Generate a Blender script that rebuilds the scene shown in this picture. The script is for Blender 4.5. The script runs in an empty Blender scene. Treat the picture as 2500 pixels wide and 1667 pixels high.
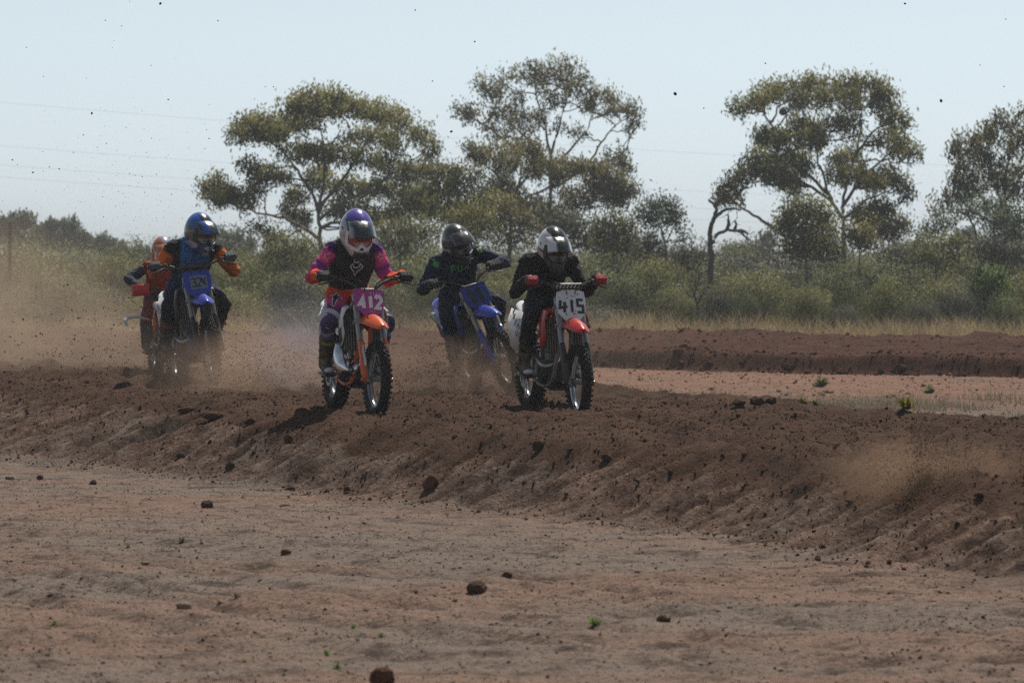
import bpy, bmesh, math, random
import numpy as np
from mathutils import Vector, Matrix, Quaternion
from mathutils.bvhtree import BVHTree

# ------------------------------------------------------------------ camera, sky, sun, exposure
SC = bpy.context.scene
COL = SC.collection
R = math.radians
CAM_H = 1.78
FPX = 11250.0                                    # focal length in pixels of a 2500 px wide frame

cam_data = bpy.data.cameras.new('camera')
cam = bpy.data.objects.new('camera', cam_data)
COL.objects.link(cam)
cam.location = (0, 0, CAM_H)
cam.rotation_euler = (R(90) - math.atan(218.5 / FPX), 0, 0)
cam_data.sensor_width = 36.0
cam_data.lens = 36.0 * FPX / 2500.0              # 162 mm
cam_data.clip_start = 0.5
cam_data.clip_end = 9000
cam_data.dof.use_dof = True
cam_data.dof.focus_distance = 39.5
cam_data.dof.aperture_fstop = 7.0
SC.camera = cam

SUN_EL, SUN_AZ = R(56), R(20)                    # azimuth: clockwise from +Y (behind the riders, to the right)
world = bpy.data.worlds.new('World')
SC.world = world
world.use_nodes = True
wn = world.node_tree
for n in list(wn.nodes):
    wn.nodes.remove(n)
sky_node = wn.nodes.new('ShaderNodeTexSky')
sky_node.sky_type = 'NISHITA'
sky_node.sun_disc = False
sky_node.sun_elevation = SUN_EL
sky_node.sun_rotation = SUN_AZ
sky_node.altitude = 50
sky_node.air_density = 1.0
sky_node.dust_density = 0.4
sky_node.ozone_density = 1.5
bg = wn.nodes.new('ShaderNodeBackground')
bg.inputs['Strength'].default_value = 0.10
wo = wn.nodes.new('ShaderNodeOutputWorld')
sky_bw = wn.nodes.new('ShaderNodeRGBToBW')                 # a milky, washed-out blue sky: the same grade all round
wn.links.new(sky_node.outputs[0], sky_bw.inputs[0])
sky_tint = wn.nodes.new('ShaderNodeMix'); sky_tint.data_type = 'RGBA'; sky_tint.blend_type = 'MULTIPLY'
sky_tint.inputs[0].default_value = 1.0
wn.links.new(sky_bw.outputs[0], sky_tint.inputs[6])
sky_tint.inputs[7].default_value = (0.84, 0.985, 1.10, 1)
sky_mix = wn.nodes.new('ShaderNodeMix'); sky_mix.data_type = 'RGBA'
sky_mix.inputs[0].default_value = 0.85
wn.links.new(sky_node.outputs[0], sky_mix.inputs[6])
wn.links.new(sky_tint.outputs[2], sky_mix.inputs[7])
wn.links.new(sky_mix.outputs[2], bg.inputs[0])
wn.links.new(bg.outputs[0], wo.inputs[0])

sun_data = bpy.data.lights.new('sun', 'SUN')
sun_data.energy = 4.8
sun_data.angle = R(0.53)
sun_data.color = (1.0, 0.93, 0.82)
sun = bpy.data.objects.new('sun', sun_data)
COL.objects.link(sun)
to_sun = Vector((math.sin(SUN_AZ) * math.cos(SUN_EL), math.cos(SUN_AZ) * math.cos(SUN_EL), math.sin(SUN_EL)))
sun.rotation_euler = to_sun.to_track_quat('Z', 'Y').to_euler()
sun.location = (20, 60, 60)

vs = SC.view_settings
vs.view_transform = 'Standard'
vs.look = 'None'
vs.exposure = 0.0
vs.gamma = 1.0
vs.use_curve_mapping = False
SC.render.engine = 'CYCLES'
cy = SC.cycles
cy.max_bounces = 6
cy.diffuse_bounces = 3
cy.glossy_bounces = 2
cy.transmission_bounces = 4
cy.transparent_max_bounces = 8
cy.volume_bounces = 0
cy.use_denoising = False
cy.use_adaptive_sampling = False
cy.caustics_reflective = False
cy.caustics_refractive = False
cy.sample_clamp_indirect = 4.0
cy.volume_max_steps = 128

random.seed(4)
RNG = np.random.default_rng(7)

# ------------------------------------------------------------------ helpers
def at(px, py, d):
    """a surveyed point: picture position turned into a place d metres away"""
    return Vector(((px - 1250) / FPX * d, d, CAM_H - (py - 615) / FPX * d))

def link(name, me, mat=None, parent=None):
    o = bpy.data.objects.new(name, me)
    COL.objects.link(o)
    if mat is not None and len(me.materials) == 0:
        me.materials.append(mat)
    if parent is not None:
        o.parent = parent
    return o

def tag(o, label=None, cat=None, group=None, kind=None):
    if label: o['label'] = label
    if cat: o['category'] = cat
    if group: o['group'] = group
    if kind: o['kind'] = kind
    return o

def empty(name, loc=(0, 0, 0), parent=None):
    o = bpy.data.objects.new(name, None)
    o.empty_display_size = 0.1
    COL.objects.link(o)
    o.location = loc
    if parent is not None: o.parent = parent
    return o

def np_mesh(name, verts, faces, smooth=False):
    """verts (n,3) array, faces (m,k) array with a single k"""
    me = bpy.data.meshes.new(name)
    v = np.asarray(verts, dtype=np.float32); f = np.asarray(faces, dtype=np.int32)
    me.vertices.add(len(v)); me.vertices.foreach_set('co', v.ravel())
    k = f.shape[1]
    me.loops.add(f.size); me.loops.foreach_set('vertex_index', f.ravel())
    me.polygons.add(len(f))
    me.polygons.foreach_set('loop_start', np.arange(0, f.size, k, dtype=np.int32))
    if smooth:
        me.polygons.foreach_set('use_smooth', np.ones(len(f), dtype=bool))
    me.update(calc_edges=True)
    return me

def add_attr(me, name, vals):
    a = me.attributes.new(name, 'FLOAT', 'POINT')
    a.data.foreach_set('value', np.asarray(vals, dtype=np.float32))

def add_color(me, name, cols):
    a = me.attributes.new(name, 'FLOAT_COLOR', 'POINT')
    c = np.ones((len(cols), 4), dtype=np.float32); c[:, :3] = cols
    a.data.foreach_set('color', c.ravel())

_perm = np.random.default_rng(11).permutation(4096).astype(np.int64)
_vals = np.random.default_rng(12).random(4096)
def vnoise(x, y, seed=0):
    xi = np.floor(x).astype(np.int64); yi = np.floor(y).astype(np.int64)
    fx = x - xi; fy = y - yi
    fx = fx * fx * (3 - 2 * fx); fy = fy * fy * (3 - 2 * fy)
    def h(a, b):
        return _vals[_perm[(_perm[(a + seed * 131) & 4095] + b) & 4095]]
    v00 = h(xi, yi); v10 = h(xi + 1, yi); v01 = h(xi, yi + 1); v11 = h(xi + 1, yi + 1)
    return (v00 * (1 - fx) + v10 * fx) * (1 - fy) + (v01 * (1 - fx) + v11 * fx) * fy
def fbm(x, y, octaves=4, seed=0, gain=0.5):
    s = 0.0; a = 1.0; t = 0.0
    for i in range(octaves):
        s = s + a * (vnoise(x, y, seed + i) - 0.5); t += a
        x = x * 2.03 + 17.3; y = y * 2.03 + 5.1; a *= gain
    return s / t * 2
def sstep(a, b, x):
    t = np.clip((x - a) / (b - a), 0, 1)
    return t * t * (3 - 2 * t)

class NT:
    """small node-tree writer"""
    def __init__(self, name):
        self.m = bpy.data.materials.new(name); self.m.use_nodes = True
        self.t = self.m.node_tree
        for n in list(self.t.nodes): self.t.nodes.remove(n)
        self.out = self.t.nodes.new('ShaderNodeOutputMaterial')
    def n(self, typ, **kw):
        nd = self.t.nodes.new(typ)
        for k, v in kw.items():
            if k.startswith('i_'):
                key = k[2:]
                key = int(key) if key.isdigit() else key.replace('_', ' ')
                self.put(nd.inputs[key], v)
            else:
                setattr(nd, k, v)
        return nd
    def put(self, sock, v):
        if isinstance(v, bpy.types.NodeSocket): self.t.links.new(v, sock)
        elif isinstance(v, bpy.types.Node): self.t.links.new(v.outputs[0], sock)
        else:
            if isinstance(v, (tuple, list)) and sock.type == 'RGBA' and len(v) == 3: v = (*v, 1)
            sock.default_value = v
    def noise(self, vec, scale, detail=4, rough=0.55):
        nd = self.n('ShaderNodeTexNoise'); self.put(nd.inputs['Vector'], vec)
        nd.inputs['Scale'].default_value = scale; nd.inputs['Detail'].default_value = detail
        nd.inputs['Roughness'].default_value = rough
        return nd.outputs[0]
    def ramp(self, fac, stops):
        nd = self.n('ShaderNodeValToRGB'); self.put(nd.inputs[0], fac)
        e = nd.color_ramp.elements
        while len(e) < len(stops): e.new(0.5)
        for i, (p, c) in enumerate(stops):
            e[i].position = p
            e[i].color = (c, c, c, 1) if isinstance(c, (int, float)) else (*c, 1)
        return nd.outputs[0]
    def mix(self, fac, a, b, blend='MIX'):
        nd = self.n('ShaderNodeMix', data_type='RGBA', blend_type=blend)
        self.put(nd.inputs[0], fac); self.put(nd.inputs[6], a); self.put(nd.inputs[7], b)
        return nd.outputs[2]
    def math(self, op, a, b=0.0, c=None):
        nd = self.n('ShaderNodeMath', operation=op)
        self.put(nd.inputs[0], a); self.put(nd.inputs[1], b)
        if c is not None: self.put(nd.inputs[2], c)
        return nd.outputs[0]
    def coords(self, scale=(1, 1, 1), rot=(0, 0, 0), kind='Object'):
        tc = self.n('ShaderNodeTexCoord')
        mp = self.n('ShaderNodeMapping'); self.t.links.new(tc.outputs[kind], mp.inputs[0])
        mp.inputs['Scale'].default_value = scale; mp.inputs['Rotation'].default_value = rot
        return mp.outputs[0]
    def bump(self, h, strength=0.5, dist=0.02, normal=None):
        nd = self.n('ShaderNodeBump'); self.put(nd.inputs['Height'], h)
        nd.inputs['Strength'].default_value = strength; nd.inputs['Distance'].default_value = dist
        if normal is not None: self.put(nd.inputs['Normal'], normal)
        return nd.outputs[0]
    def principled(self, color, rough=0.8, normal=None, metallic=0.0, spec=0.3, **kw):
        p = self.n('ShaderNodeBsdfPrincipled')
        self.put(p.inputs['Base Color'], color); self.put(p.inputs['Roughness'], rough)
        p.inputs['Metallic'].default_value = metallic
        p.inputs['Specular IOR Level'].default_value = spec
        for k, v in kw.items(): self.put(p.inputs[k.replace('_', ' ')], v)
        if normal is not None: self.put(p.inputs['Normal'], normal)
        return p
    def done(self, shader, vol=None):
        if shader is not None: self.t.links.new(shader.outputs[0], self.out.inputs['Surface'])
        if vol is not None: self.t.links.new(vol.outputs[0], self.out.inputs['Volume'])
        return self.m

# ------------------------------------------------------------------ materials of the land
def ground_color(t, v):
    vs_ = t.coords(scale=(0.45, 1.0, 1.0), rot=(0, 0, R(-14)))
    big = t.noise(vs_, 0.55, 5, 0.6)
    mid = t.noise(v, 3.2, 7, 0.7)
    fine = t.noise(v, 32, 4, 0.75)
    grey = (0.192, 0.150, 0.125); red = (0.225, 0.145, 0.110); pale = (0.40, 0.295, 0.23); dark = (0.056, 0.037, 0.028)
    c = t.mix(t.ramp(big, [(0.42, 0.0), (0.58, 1.0)]), grey, red)
    c = t.mix(t.ramp(mid, [(0.36, 0.9), (0.50, 0.0)]), c, dark)
    c = t.mix(t.ramp(mid, [(0.58, 0.0), (0.78, 0.5)]), c, pale)
    c = t.mix(t.ramp(fine, [(0.36, 0.85), (0.49, 0.0)]), c, dark)
    c = t.mix(t.ramp(fine, [(0.60, 0.0), (0.72, 0.75)]), c, pale)
    return c, big, mid, fine

def m_ground():
    t = NT('ground_soil')
    v = t.coords()
    c, big, mid, fine = ground_color(t, v)
    sep = t.n('ShaderNodeSeparateXYZ'); t.put(sep.inputs[0], v)
    # the bare pink sand between the two tracks, then olive ground under the scrub, are soils of another colour
    yw = t.math('ADD', sep.outputs[1], t.math('MULTIPLY', t.math('SUBTRACT', big, 0.5), 14))
    yw = t.math('ADD', yw, t.math('MULTIPLY', sep.outputs[0], 0.55))
    band = t.math('MAXIMUM', t.math('MINIMUM', t.math('MULTIPLY', t.math('SUBTRACT', yw, 54), 0.25), 1.0), 0.0)
    sand = t.mix(t.ramp(mid, [(0.36, 0.0), (0.62, 1.0)]), (0.144, 0.077, 0.053), (0.258, 0.137, 0.093))
    sand = t.mix(t.ramp(t.noise(t.coords(scale=(.35, 2.2, 1)), 1.1, 5, .65), [(0.45, 0.0), (0.58, 0.8)]), sand, (0.125, 0.092, 0.070))
    sand = t.mix(1.0, sand, (1.16, 1.14, 1.12), 'MULTIPLY')
    c = t.mix(band, c, sand)
    far = t.math('MAXIMUM', t.math('MINIMUM', t.math('MULTIPLY', t.math('SUBTRACT', sep.outputs[1], 92), 0.12), 1.0), 0.0)
    c = t.mix(far, c, t.mix(mid, (0.060, 0.058, 0.036), (0.11, 0.10, 0.062)))
    h = t.math('ADD', t.math('MULTIPLY', mid, 0.9), t.math('MULTIPLY', fine, 0.45))
    return t.done(t.principled(c, 0.95, t.bump(h, 1.0, 0.06), spec=0.1))

def m_track(name, base, dark, light, toe=False):
    t = NT(name)
    v = t.coords()
    big = t.noise(v, 0.7, 4, 0.6)
    mid = t.noise(v, 5.0, 6, 0.7)
    fine = t.noise(v, 40, 4, 0.75)
    c = t.mix(t.ramp(mid, [(0.35, 1.0), (0.52, 0.0)]), base, dark)
    c = t.mix(t.ramp(big, [(0.5, 0.0), (0.68, 0.7)]), c, light)
    c = t.mix(t.ramp(fine, [(0.36, 0.8), (0.5, 0.0)]), c, dark)
    c = t.mix(t.ramp(fine, [(0.62, 0.0), (0.74, 0.7)]), c, light)
    if toe:
        g, b_, m_, f_ = ground_color(t, v)
        at_ = t.n('ShaderNodeAttribute', attribute_name='toe')
        k = t.math('ADD', at_.outputs['Fac'], t.math('MULTIPLY', t.math('SUBTRACT', mid, 0.5), 1.3))
        c = t.mix(t.ramp(k, [(0.35, 0.0), (0.65, 1.0)]), c, g)
    h = t.math('ADD', t.math('MULTIPLY', mid, 0.8), t.math('MULTIPLY', fine, 0.5))
    return t.done(t.principled(c, 0.95, t.bump(h, 1.0, 0.06), spec=0.1))

M_GROUND = m_ground()
M_TRACK = m_track('track_soil', (0.092, 0.049, 0.031), (0.046, 0.026, 0.018), (0.140, 0.076, 0.049), True)
M_FAR = m_track('far_track_soil', (0.088, 0.034, 0.018), (0.036, 0.016, 0.010), (0.130, 0.052, 0.028))

# ------------------------------------------------------------------ the land
AX, AY = -0.36, 0.933                              # direction the near track runs in
def sw(x, y): return AX * x + AY * y, AY * x - AX * y
def xy(s, w): return AX * s + AY * w, AY * s - AX * w

S_C = [10, 23.5, 26.8, 30.7, 34.0, 38.3, 44.1, 60, 90]
W_C = [12.4, 12.3, 12.4, 11.85, 11.55, 11.7, 11.6, 10.9, 9.5]
S_F = [10, 22.8, 26.2, 29.8, 31.9, 34.8, 39.4, 50, 90]
W_F = [11.4, 11.40, 11.55, 11.20, 10.90, 10.65, 10.25, 9.5, 7.5]
S_Z = [10, 24, 28, 31, 35, 44, 60, 90]
Z_C = [.36, .37, .39, .43, .435, .445, .44, .4]

def ground_z(x, y):
    z = 0.035 * fbm(x * 0.3, y * 0.18, 2, 3) + 0.012 * fbm(x * 2.1, y * 1.3, 4, 9)
    # wheel ruts that sweep across the flat, in the foreground
    q = (0.30 * x + y) + 0.9 * fbm(x * 0.25, y * 0.25, 2, 21)
    for c, wd, dp in ((25.2, 0.13, .06), (25.75, 0.12, .05), (23.1, 0.16, .06), (23.6, .1, .04), (27.6, 0.11, .04), (21.2, .18, .05), (20.4, .12, .05)):
        z = z - .5 * dp * np.exp(-((q - c) / wd) ** 2) + 0.28 * dp * np.exp(-((q - c - 2.2 * wd) / wd) ** 2)
    q2 = 1.7 * x + y + 0.7 * fbm(x * 0.5, y * 0.3, 2, 23)
    near = np.exp(-((y - 24) / 4.5) ** 2)
    for c, wd, dp in ((20.7, .13, .045), (21.15, .10, .04), (19.3, .16, .04), (22.5, .12, .035), (17.6, .16, .04), (24.4, .12, .03), (25.0, .12, .03)):
        z = z + .75 * near * (-dp * np.exp(-((q2 - c) / wd) ** 2) + .6 * dp * np.exp(-((q2 - c - 2.1 * wd) / wd) ** 2))
    z = z + 0.022 * np.maximum(fbm(x * 9, y * 6, 3, 31), 0) + 0.02 * np.maximum(fbm(x * 3.1, y * 2.0, 3, 37) - 0.35, 0)
    return z

def track_z(x, y):
    s, w = sw(x, y)
    wig = 0.16 * fbm(s * 0.9, w * 0 + 3.3, 3, 41) + 0.07 * fbm(s * 3.1, w * 0.6, 3, 43)
    wc = np.interp(s, S_C, W_C) + wig; wf = np.interp(s, S_F, W_F) + wig * 0.8
    zc = np.interp(s, S_Z, Z_C)
    t = np.clip((w - wf) / (wc - wf), -0.4, 1.0)
    tn = np.clip(t, 0, 1)
    slope = tn ** 1.12
    z = zc * slope + 0.03 * np.clip(1 + (w - wf) / 0.55, 0, 1)
    face = np.exp(-((t - 0.5) / 0.45) ** 2)
    # raked streaks running down the face
    ss = s + 0.12 * fbm(s * 1.2, w * 1.5, 2, 51)
    st = 0.6 * fbm(ss * 6.5, w * 0.9, 3, 53, 0.65) - 0.8 * np.abs(fbm(ss * 3.6, w * 0.8, 3, 57, .6)) + 0.22 + 0.4 * fbm(ss * 1.1, w * .6, 2, 59)
    z = z + face * (0.165 * st + 0.035 * fbm(s * 11, w * 5, 2, 58))
    top = sstep(0.75, 1.0, t)
    # crumbly lip, ruts along the riding line, loose lumps
    lip = np.exp(-((w - wc - 0.15) / 0.22) ** 2)
    z = z + lip * (0.05 * np.maximum(fbm(s * 2.6, w * 2.2, 4, 61, 0.6), -0.1) + 0.012)
    for k, (off, wd, dp) in enumerate(((0.75, .14, .05), (1.35, .12, .04), (1.9, .16, .05), (2.6, .13, .04), (3.2, .15, .04))):
        q = (w - 12.0 - off + 0.35 * fbm(s * 0.22, w * 0 + k * 7.7, 2, 65)) / wd
        z = z + top * (-dp * np.exp(-q ** 2) + 0.7 * dp * np.exp(-(np.abs(q) - 1.8) ** 2)) * (0.5 + vnoise(s * 0.4, w * 0 + k, 77))
    lumps = np.maximum(fbm(s * 8.5, w * 8.5, 4, 71, 0.62), -0.15)
    z = z + top * (0.06 * lumps + 0.05 * fbm(s * 0.8, w * 0.9, 3, 73))
    z = z + sstep(0, .3, t) * (1 - top) * 0.022 * np.maximum(fbm(s * 10, w * 6, 3, 75, .6), -.2)
    # back edge: a low windrow, then down to the flat
    wb = 16.3 + 0.22 * fbm(s * 0.5, w * 0 + 9.1, 3, 81)
    z = z + top * 0.07 * np.exp(-((w - wb + .25) / .3) ** 2) * (0.7 + 0.6 * fbm(s * 1.9, w * 1.4, 3, 83))
    back = sstep(wb, wb + 0.85, w)
    z = z * (1 - back) - 0.16 * sstep(wb + .4, wb + 1.0, w)
    z = z - 0.16 * sstep(0.25, 0.85, (wf - w))
    return z

def far_base(x):
    return np.interp(x, [-12, -4, -1.5, .3, 1.2, 12], [47, 52.5, 58, 66, 70.6, 60.5])
def far_back(x):
    return np.interp(x, [-20, 0, 20], [86, 82.5, 73.5])
def far_z(x, y):
    L = far_back(x) - far_base(x)
    v = y - far_base(x) + 0.5 * fbm(x * 0.8, y * 0 + 1, 3, 91)
    b = y - far_back(x) + 0.7 * fbm(x * 0.7, y * 0 + 2, 3, 92)
    rise = sstep(0.0, 0.42, v)
    z = 0.25 * rise + 0.06 * sstep(2, 12, v)
    z = z + rise * (0.07 * np.maximum(fbm(x * 2.6, y * 2.6, 4, 93, .62), -.2) + 0.03 * fbm(x * .5, y * .8, 3, 95))
    q = 0.06 * np.exp(-((v - 0.8) / 0.5) ** 2) * (0.6 + fbm(x * 1.1, y * .5, 3, 97))
    for c in (-8.5, -6, -3.2): z = z - 0.05 * np.exp(-((b - c) / .4) ** 2) + 0.04 * np.exp(-((b - c - .9) / .4) ** 2)
    z = z + q + 0.09 * np.exp(-((b + .5) / .7) ** 2) * (0.5 + 1.3 * fbm(x * 1.4, y * .5, 3, 99))
    return z * (1 - sstep(0, 1.3, b)) - 0.12 * sstep(.5, 1.6, b) - 0.15 * sstep(0.0, -0.6, v)

def grid_mesh(name, X, Y, Z):
    r, c = X.shape
    v = np.stack([X, Y, Z], -1).reshape(-1, 3)
    i = np.arange(r * c).reshape(r, c)
    f = np.stack([i[:-1, :-1], i[:-1, 1:], i[1:, 1:], i[1:, :-1]], -1).reshape(-1, 4)
    return np_mesh(name, v, f, smooth=True)

u = np.concatenate([[-400, -60, -15, -5, -2, -1.4], np.linspace(-1.1, 1.1, 300), [1.4, 2, 5, 15, 60, 400]])
yy = np.concatenate([[-60, -20, 0, 8, 13, 15.5], np.geomspace(16.5, 42, 420), np.geomspace(42.3, 110, 110), [130, 170, 250, 450, 900, 2000, 6000]])
U, YY = np.meshgrid(u, yy)
XX = U * (0.125 * np.clip(YY, 14, 140) + 0.5)
ZZ = ground_z(XX, YY)
ZZ *= np.clip(1.6 - YY / 250.0, 0, 1) * np.where(YY < 12, 0.2, 1.0)
_s, _w = sw(XX, YY)
ZZ = np.where((_w > np.interp(_s, S_C, W_C) + 0.5) & (_w < 16.0) & (_s > 12) & (_s < 88), -0.12, ZZ)
tag(link('ground', grid_mesh('ground', XX, YY, ZZ), M_GROUND), kind='structure')

s_ = np.concatenate([np.arange(10, 21, 0.25), np.arange(21, 47, 0.042), np.arange(47, 89, 0.25)])
w_ = np.concatenate([np.arange(7.0, 9.6, .12), np.arange(9.6, 17.9, 0.042)])
Sg, Wg = np.meshgrid(s_, w_)
Xg, Yg = xy(Sg, Wg)
tm = grid_mesh('dirt_track', Xg, Yg, track_z(Xg, Yg))
toe_ = (1 - (Wg - np.interp(Sg, S_F, W_F) + .28) / .6) * (1 - sstep(13, 14, Wg)) + sstep(16.3, 17.0, Wg)
fc_ = np.clip((np.interp(Sg, S_C, W_C) - .1 - Wg) / .25, 0, 1)               # drier, paler soil lies on the bank than on the churned top
add_attr(tm, 'toe', np.clip(np.maximum(toe_, .50 * fc_), 0, 1).ravel())
tag(link('dirt_track', tm, M_TRACK), kind='structure')

xf = np.arange(-14, 16, 0.1); tf_ = np.concatenate([np.linspace(0, .12, 44), np.linspace(.125, 1, 110)])
Xf, Tf = np.meshgrid(xf, tf_); Yf = (far_base(Xf) - 1.2) + Tf * (far_back(Xf) - far_base(Xf) + 3.2)
tag(link('far_dirt_track', grid_mesh('far_dirt_track', Xf, Yf, far_z(Xf, Yf)), M_FAR), kind='structure')

def land_z(x, y):
    x = np.asarray(x, float); y = np.asarray(y, float)
    return np.maximum(np.maximum(ground_z(x, y), track_z(x, y)), far_z(x, y))
# ------------------------------------------------------------------ vegetation
def m_leaf(name, c_dark, c_mid, c_light, transl=0.48, rough=0.55):
    t = NT(name)
    a = t.n('ShaderNodeAttribute', attribute_name='tint')
    oi = t.n('ShaderNodeObjectInfo')
    f = t.math('ADD', t.math('MULTIPLY', a.outputs['Fac'], 0.85), t.math('MULTIPLY', oi.outputs['Random'], 0.15))
    c = t.ramp(f, [(0.0, c_dark), (0.5, c_mid), (1.0, c_light)])
    p = t.principled(c, rough, spec=0.25)
    tr = t.n('ShaderNodeBsdfTranslucent'); t.put(tr.inputs[0], c)
    mx = t.n('ShaderNodeMixShader'); mx.inputs[0].default_value = transl
    t.t.links.new(p.outputs[0], mx.inputs[1]); t.t.links.new(tr.outputs[0], mx.inputs[2])
    return t.done(mx)
def m_bark(name, a, b):
    t = NT(name); v = t.coords(scale=(1, 1, 0.3))
    n = t.noise(v, 6, 5, 0.6)
    c = t.ramp(n, [(0.35, a), (0.65, b)])
    return t.done(t.principled(c, 0.85, t.bump(n, 0.5, 0.02), spec=0.2))

L_GUM = m_leaf('gum_leaf', (0.090, 0.096, 0.036), (0.205, 0.196, 0.058), (0.360, 0.315, 0.080))
L_GUM2 = m_leaf('gum_leaf_brown', (0.088, 0.086, 0.040), (0.185, 0.165, 0.060), (0.300, 0.235, 0.072))
L_FAR = m_leaf('far_leaf', (0.065, 0.090, 0.058), (0.116, 0.145, 0.080), (0.167, 0.189, 0.094))
L_SALT = m_leaf('saltbush_leaf', (0.086, 0.100, 0.050), (0.166, 0.184, 0.077), (0.249, 0.259, 0.100))
L_OLIVE = m_leaf('olive_leaf', (0.100, 0.104, 0.043), (0.200, 0.196, 0.070), (0.291, 0.275, 0.091))
L_GREYB = m_leaf('grey_leaf', (0.064, 0.067, 0.051), (0.113, 0.113, 0.077), (0.167, 0.160, 0.100))
L_GREEN = m_leaf('bright_leaf', (0.065, 0.105, 0.025), (0.120, 0.190, 0.045), (0.180, 0.260, 0.065), 0.45)
L_YELL = m_leaf('yellow_leaf', (0.090, 0.085, 0.025), (0.190, 0.165, 0.035), (0.270, 0.225, 0.045), 0.45)
L_TAN = m_leaf('dry_grass_blade', (0.203, 0.155, 0.084), (0.365, 0.277, 0.155), (0.486, 0.385, 0.223), 0.35)
L_DEADG = m_leaf('grey_grass_blade', (0.120, 0.105, 0.075), (0.200, 0.175, 0.120), (0.280, 0.245, 0.170), 0.35)
BARK = m_bark('gum_bark', (0.085, 0.070, 0.055), (0.200, 0.165, 0.130))
BARK_D = m_bark('dead_bark', (0.045, 0.038, 0.032), (0.110, 0.095, 0.080))

def tubes(paths, sides=5):
    """paths: list of (points (n,3), radii (n,)) -> verts, quads"""
    V = []; F = []; base = 0
    ang = np.linspace(0, 2 * np.pi, sides, endpoint=False)
    for P, Rr in paths:
        P = np.asarray(P, float); n = len(P)
        T = np.gradient(P, axis=0); T /= np.linalg.norm(T, axis=1)[:, None] + 1e-9
        up = np.where(np.abs(T[:, 2:3]) < 0.9, np.array([[0, 0, 1.0]]), np.array([[1.0, 0, 0]]))
        A = np.cross(T, up); A /= np.linalg.norm(A, axis=1)[:, None] + 1e-9
        B = np.cross(T, A)
        ring = P[:, None, :] + np.asarray(Rr)[:, None, None] * (A[:, None, :] * np.cos(ang)[None, :, None] + B[:, None, :] * np.sin(ang)[None, :, None])
        V.append(ring.reshape(-1, 3))
        i = base + np.arange(n * sides).reshape(n, sides)
        j = np.roll(i, -1, axis=1)
        F.append(np.stack([i[:-1], j[:-1], j[1:], i[1:]], -1).reshape(-1, 4))
        base += n * sides
    return np.concatenate(V), np.concatenate(F)

def leaf_quads(C, D, L, Wd, rng, fold=0.0):
    """rhombus leaves: centres C, long directions D (unit), lengths, widths"""
    n = len(C)
    r = rng.normal(size=(n, 3)); S = np.cross(D, r); S /= np.linalg.norm(S, axis=1)[:, None] + 1e-9
    L = np.broadcast_to(L, n)[:, None]; Wd = np.broadcast_to(Wd, n)[:, None]
    v = np.stack([C - D * L * .5, C + S * Wd * .5 - D * L * .06, C + D * L * .5, C - S * Wd * .5 - D * L * .06], 1)
    return v.reshape(-1, 3), np.arange(4 * n).reshape(n, 4)

def set_normals(me, N):
    N = N / (np.linalg.norm(N, axis=1)[:, None] + 1e-9)
    me.polygons.foreach_set('use_smooth', np.ones(len(me.polygons), dtype=bool))
    me.normals_split_custom_set_from_vertices(N.astype(np.float32))

def curve_path(a, b, rng, n=6, sag=0.1, jit=0.05):
    t = np.linspace(0, 1, n)[:, None]
    P = a + (b - a) * t
    L = np.linalg.norm(b - a)
    P[:, 2] += -sag * L * np.sin(np.pi * t[:, 0]) * 0.8
    J = rng.normal(size=(n, 3)) * jit * L; J[0] = 0; J[-1] = 0
    return P + J

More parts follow.
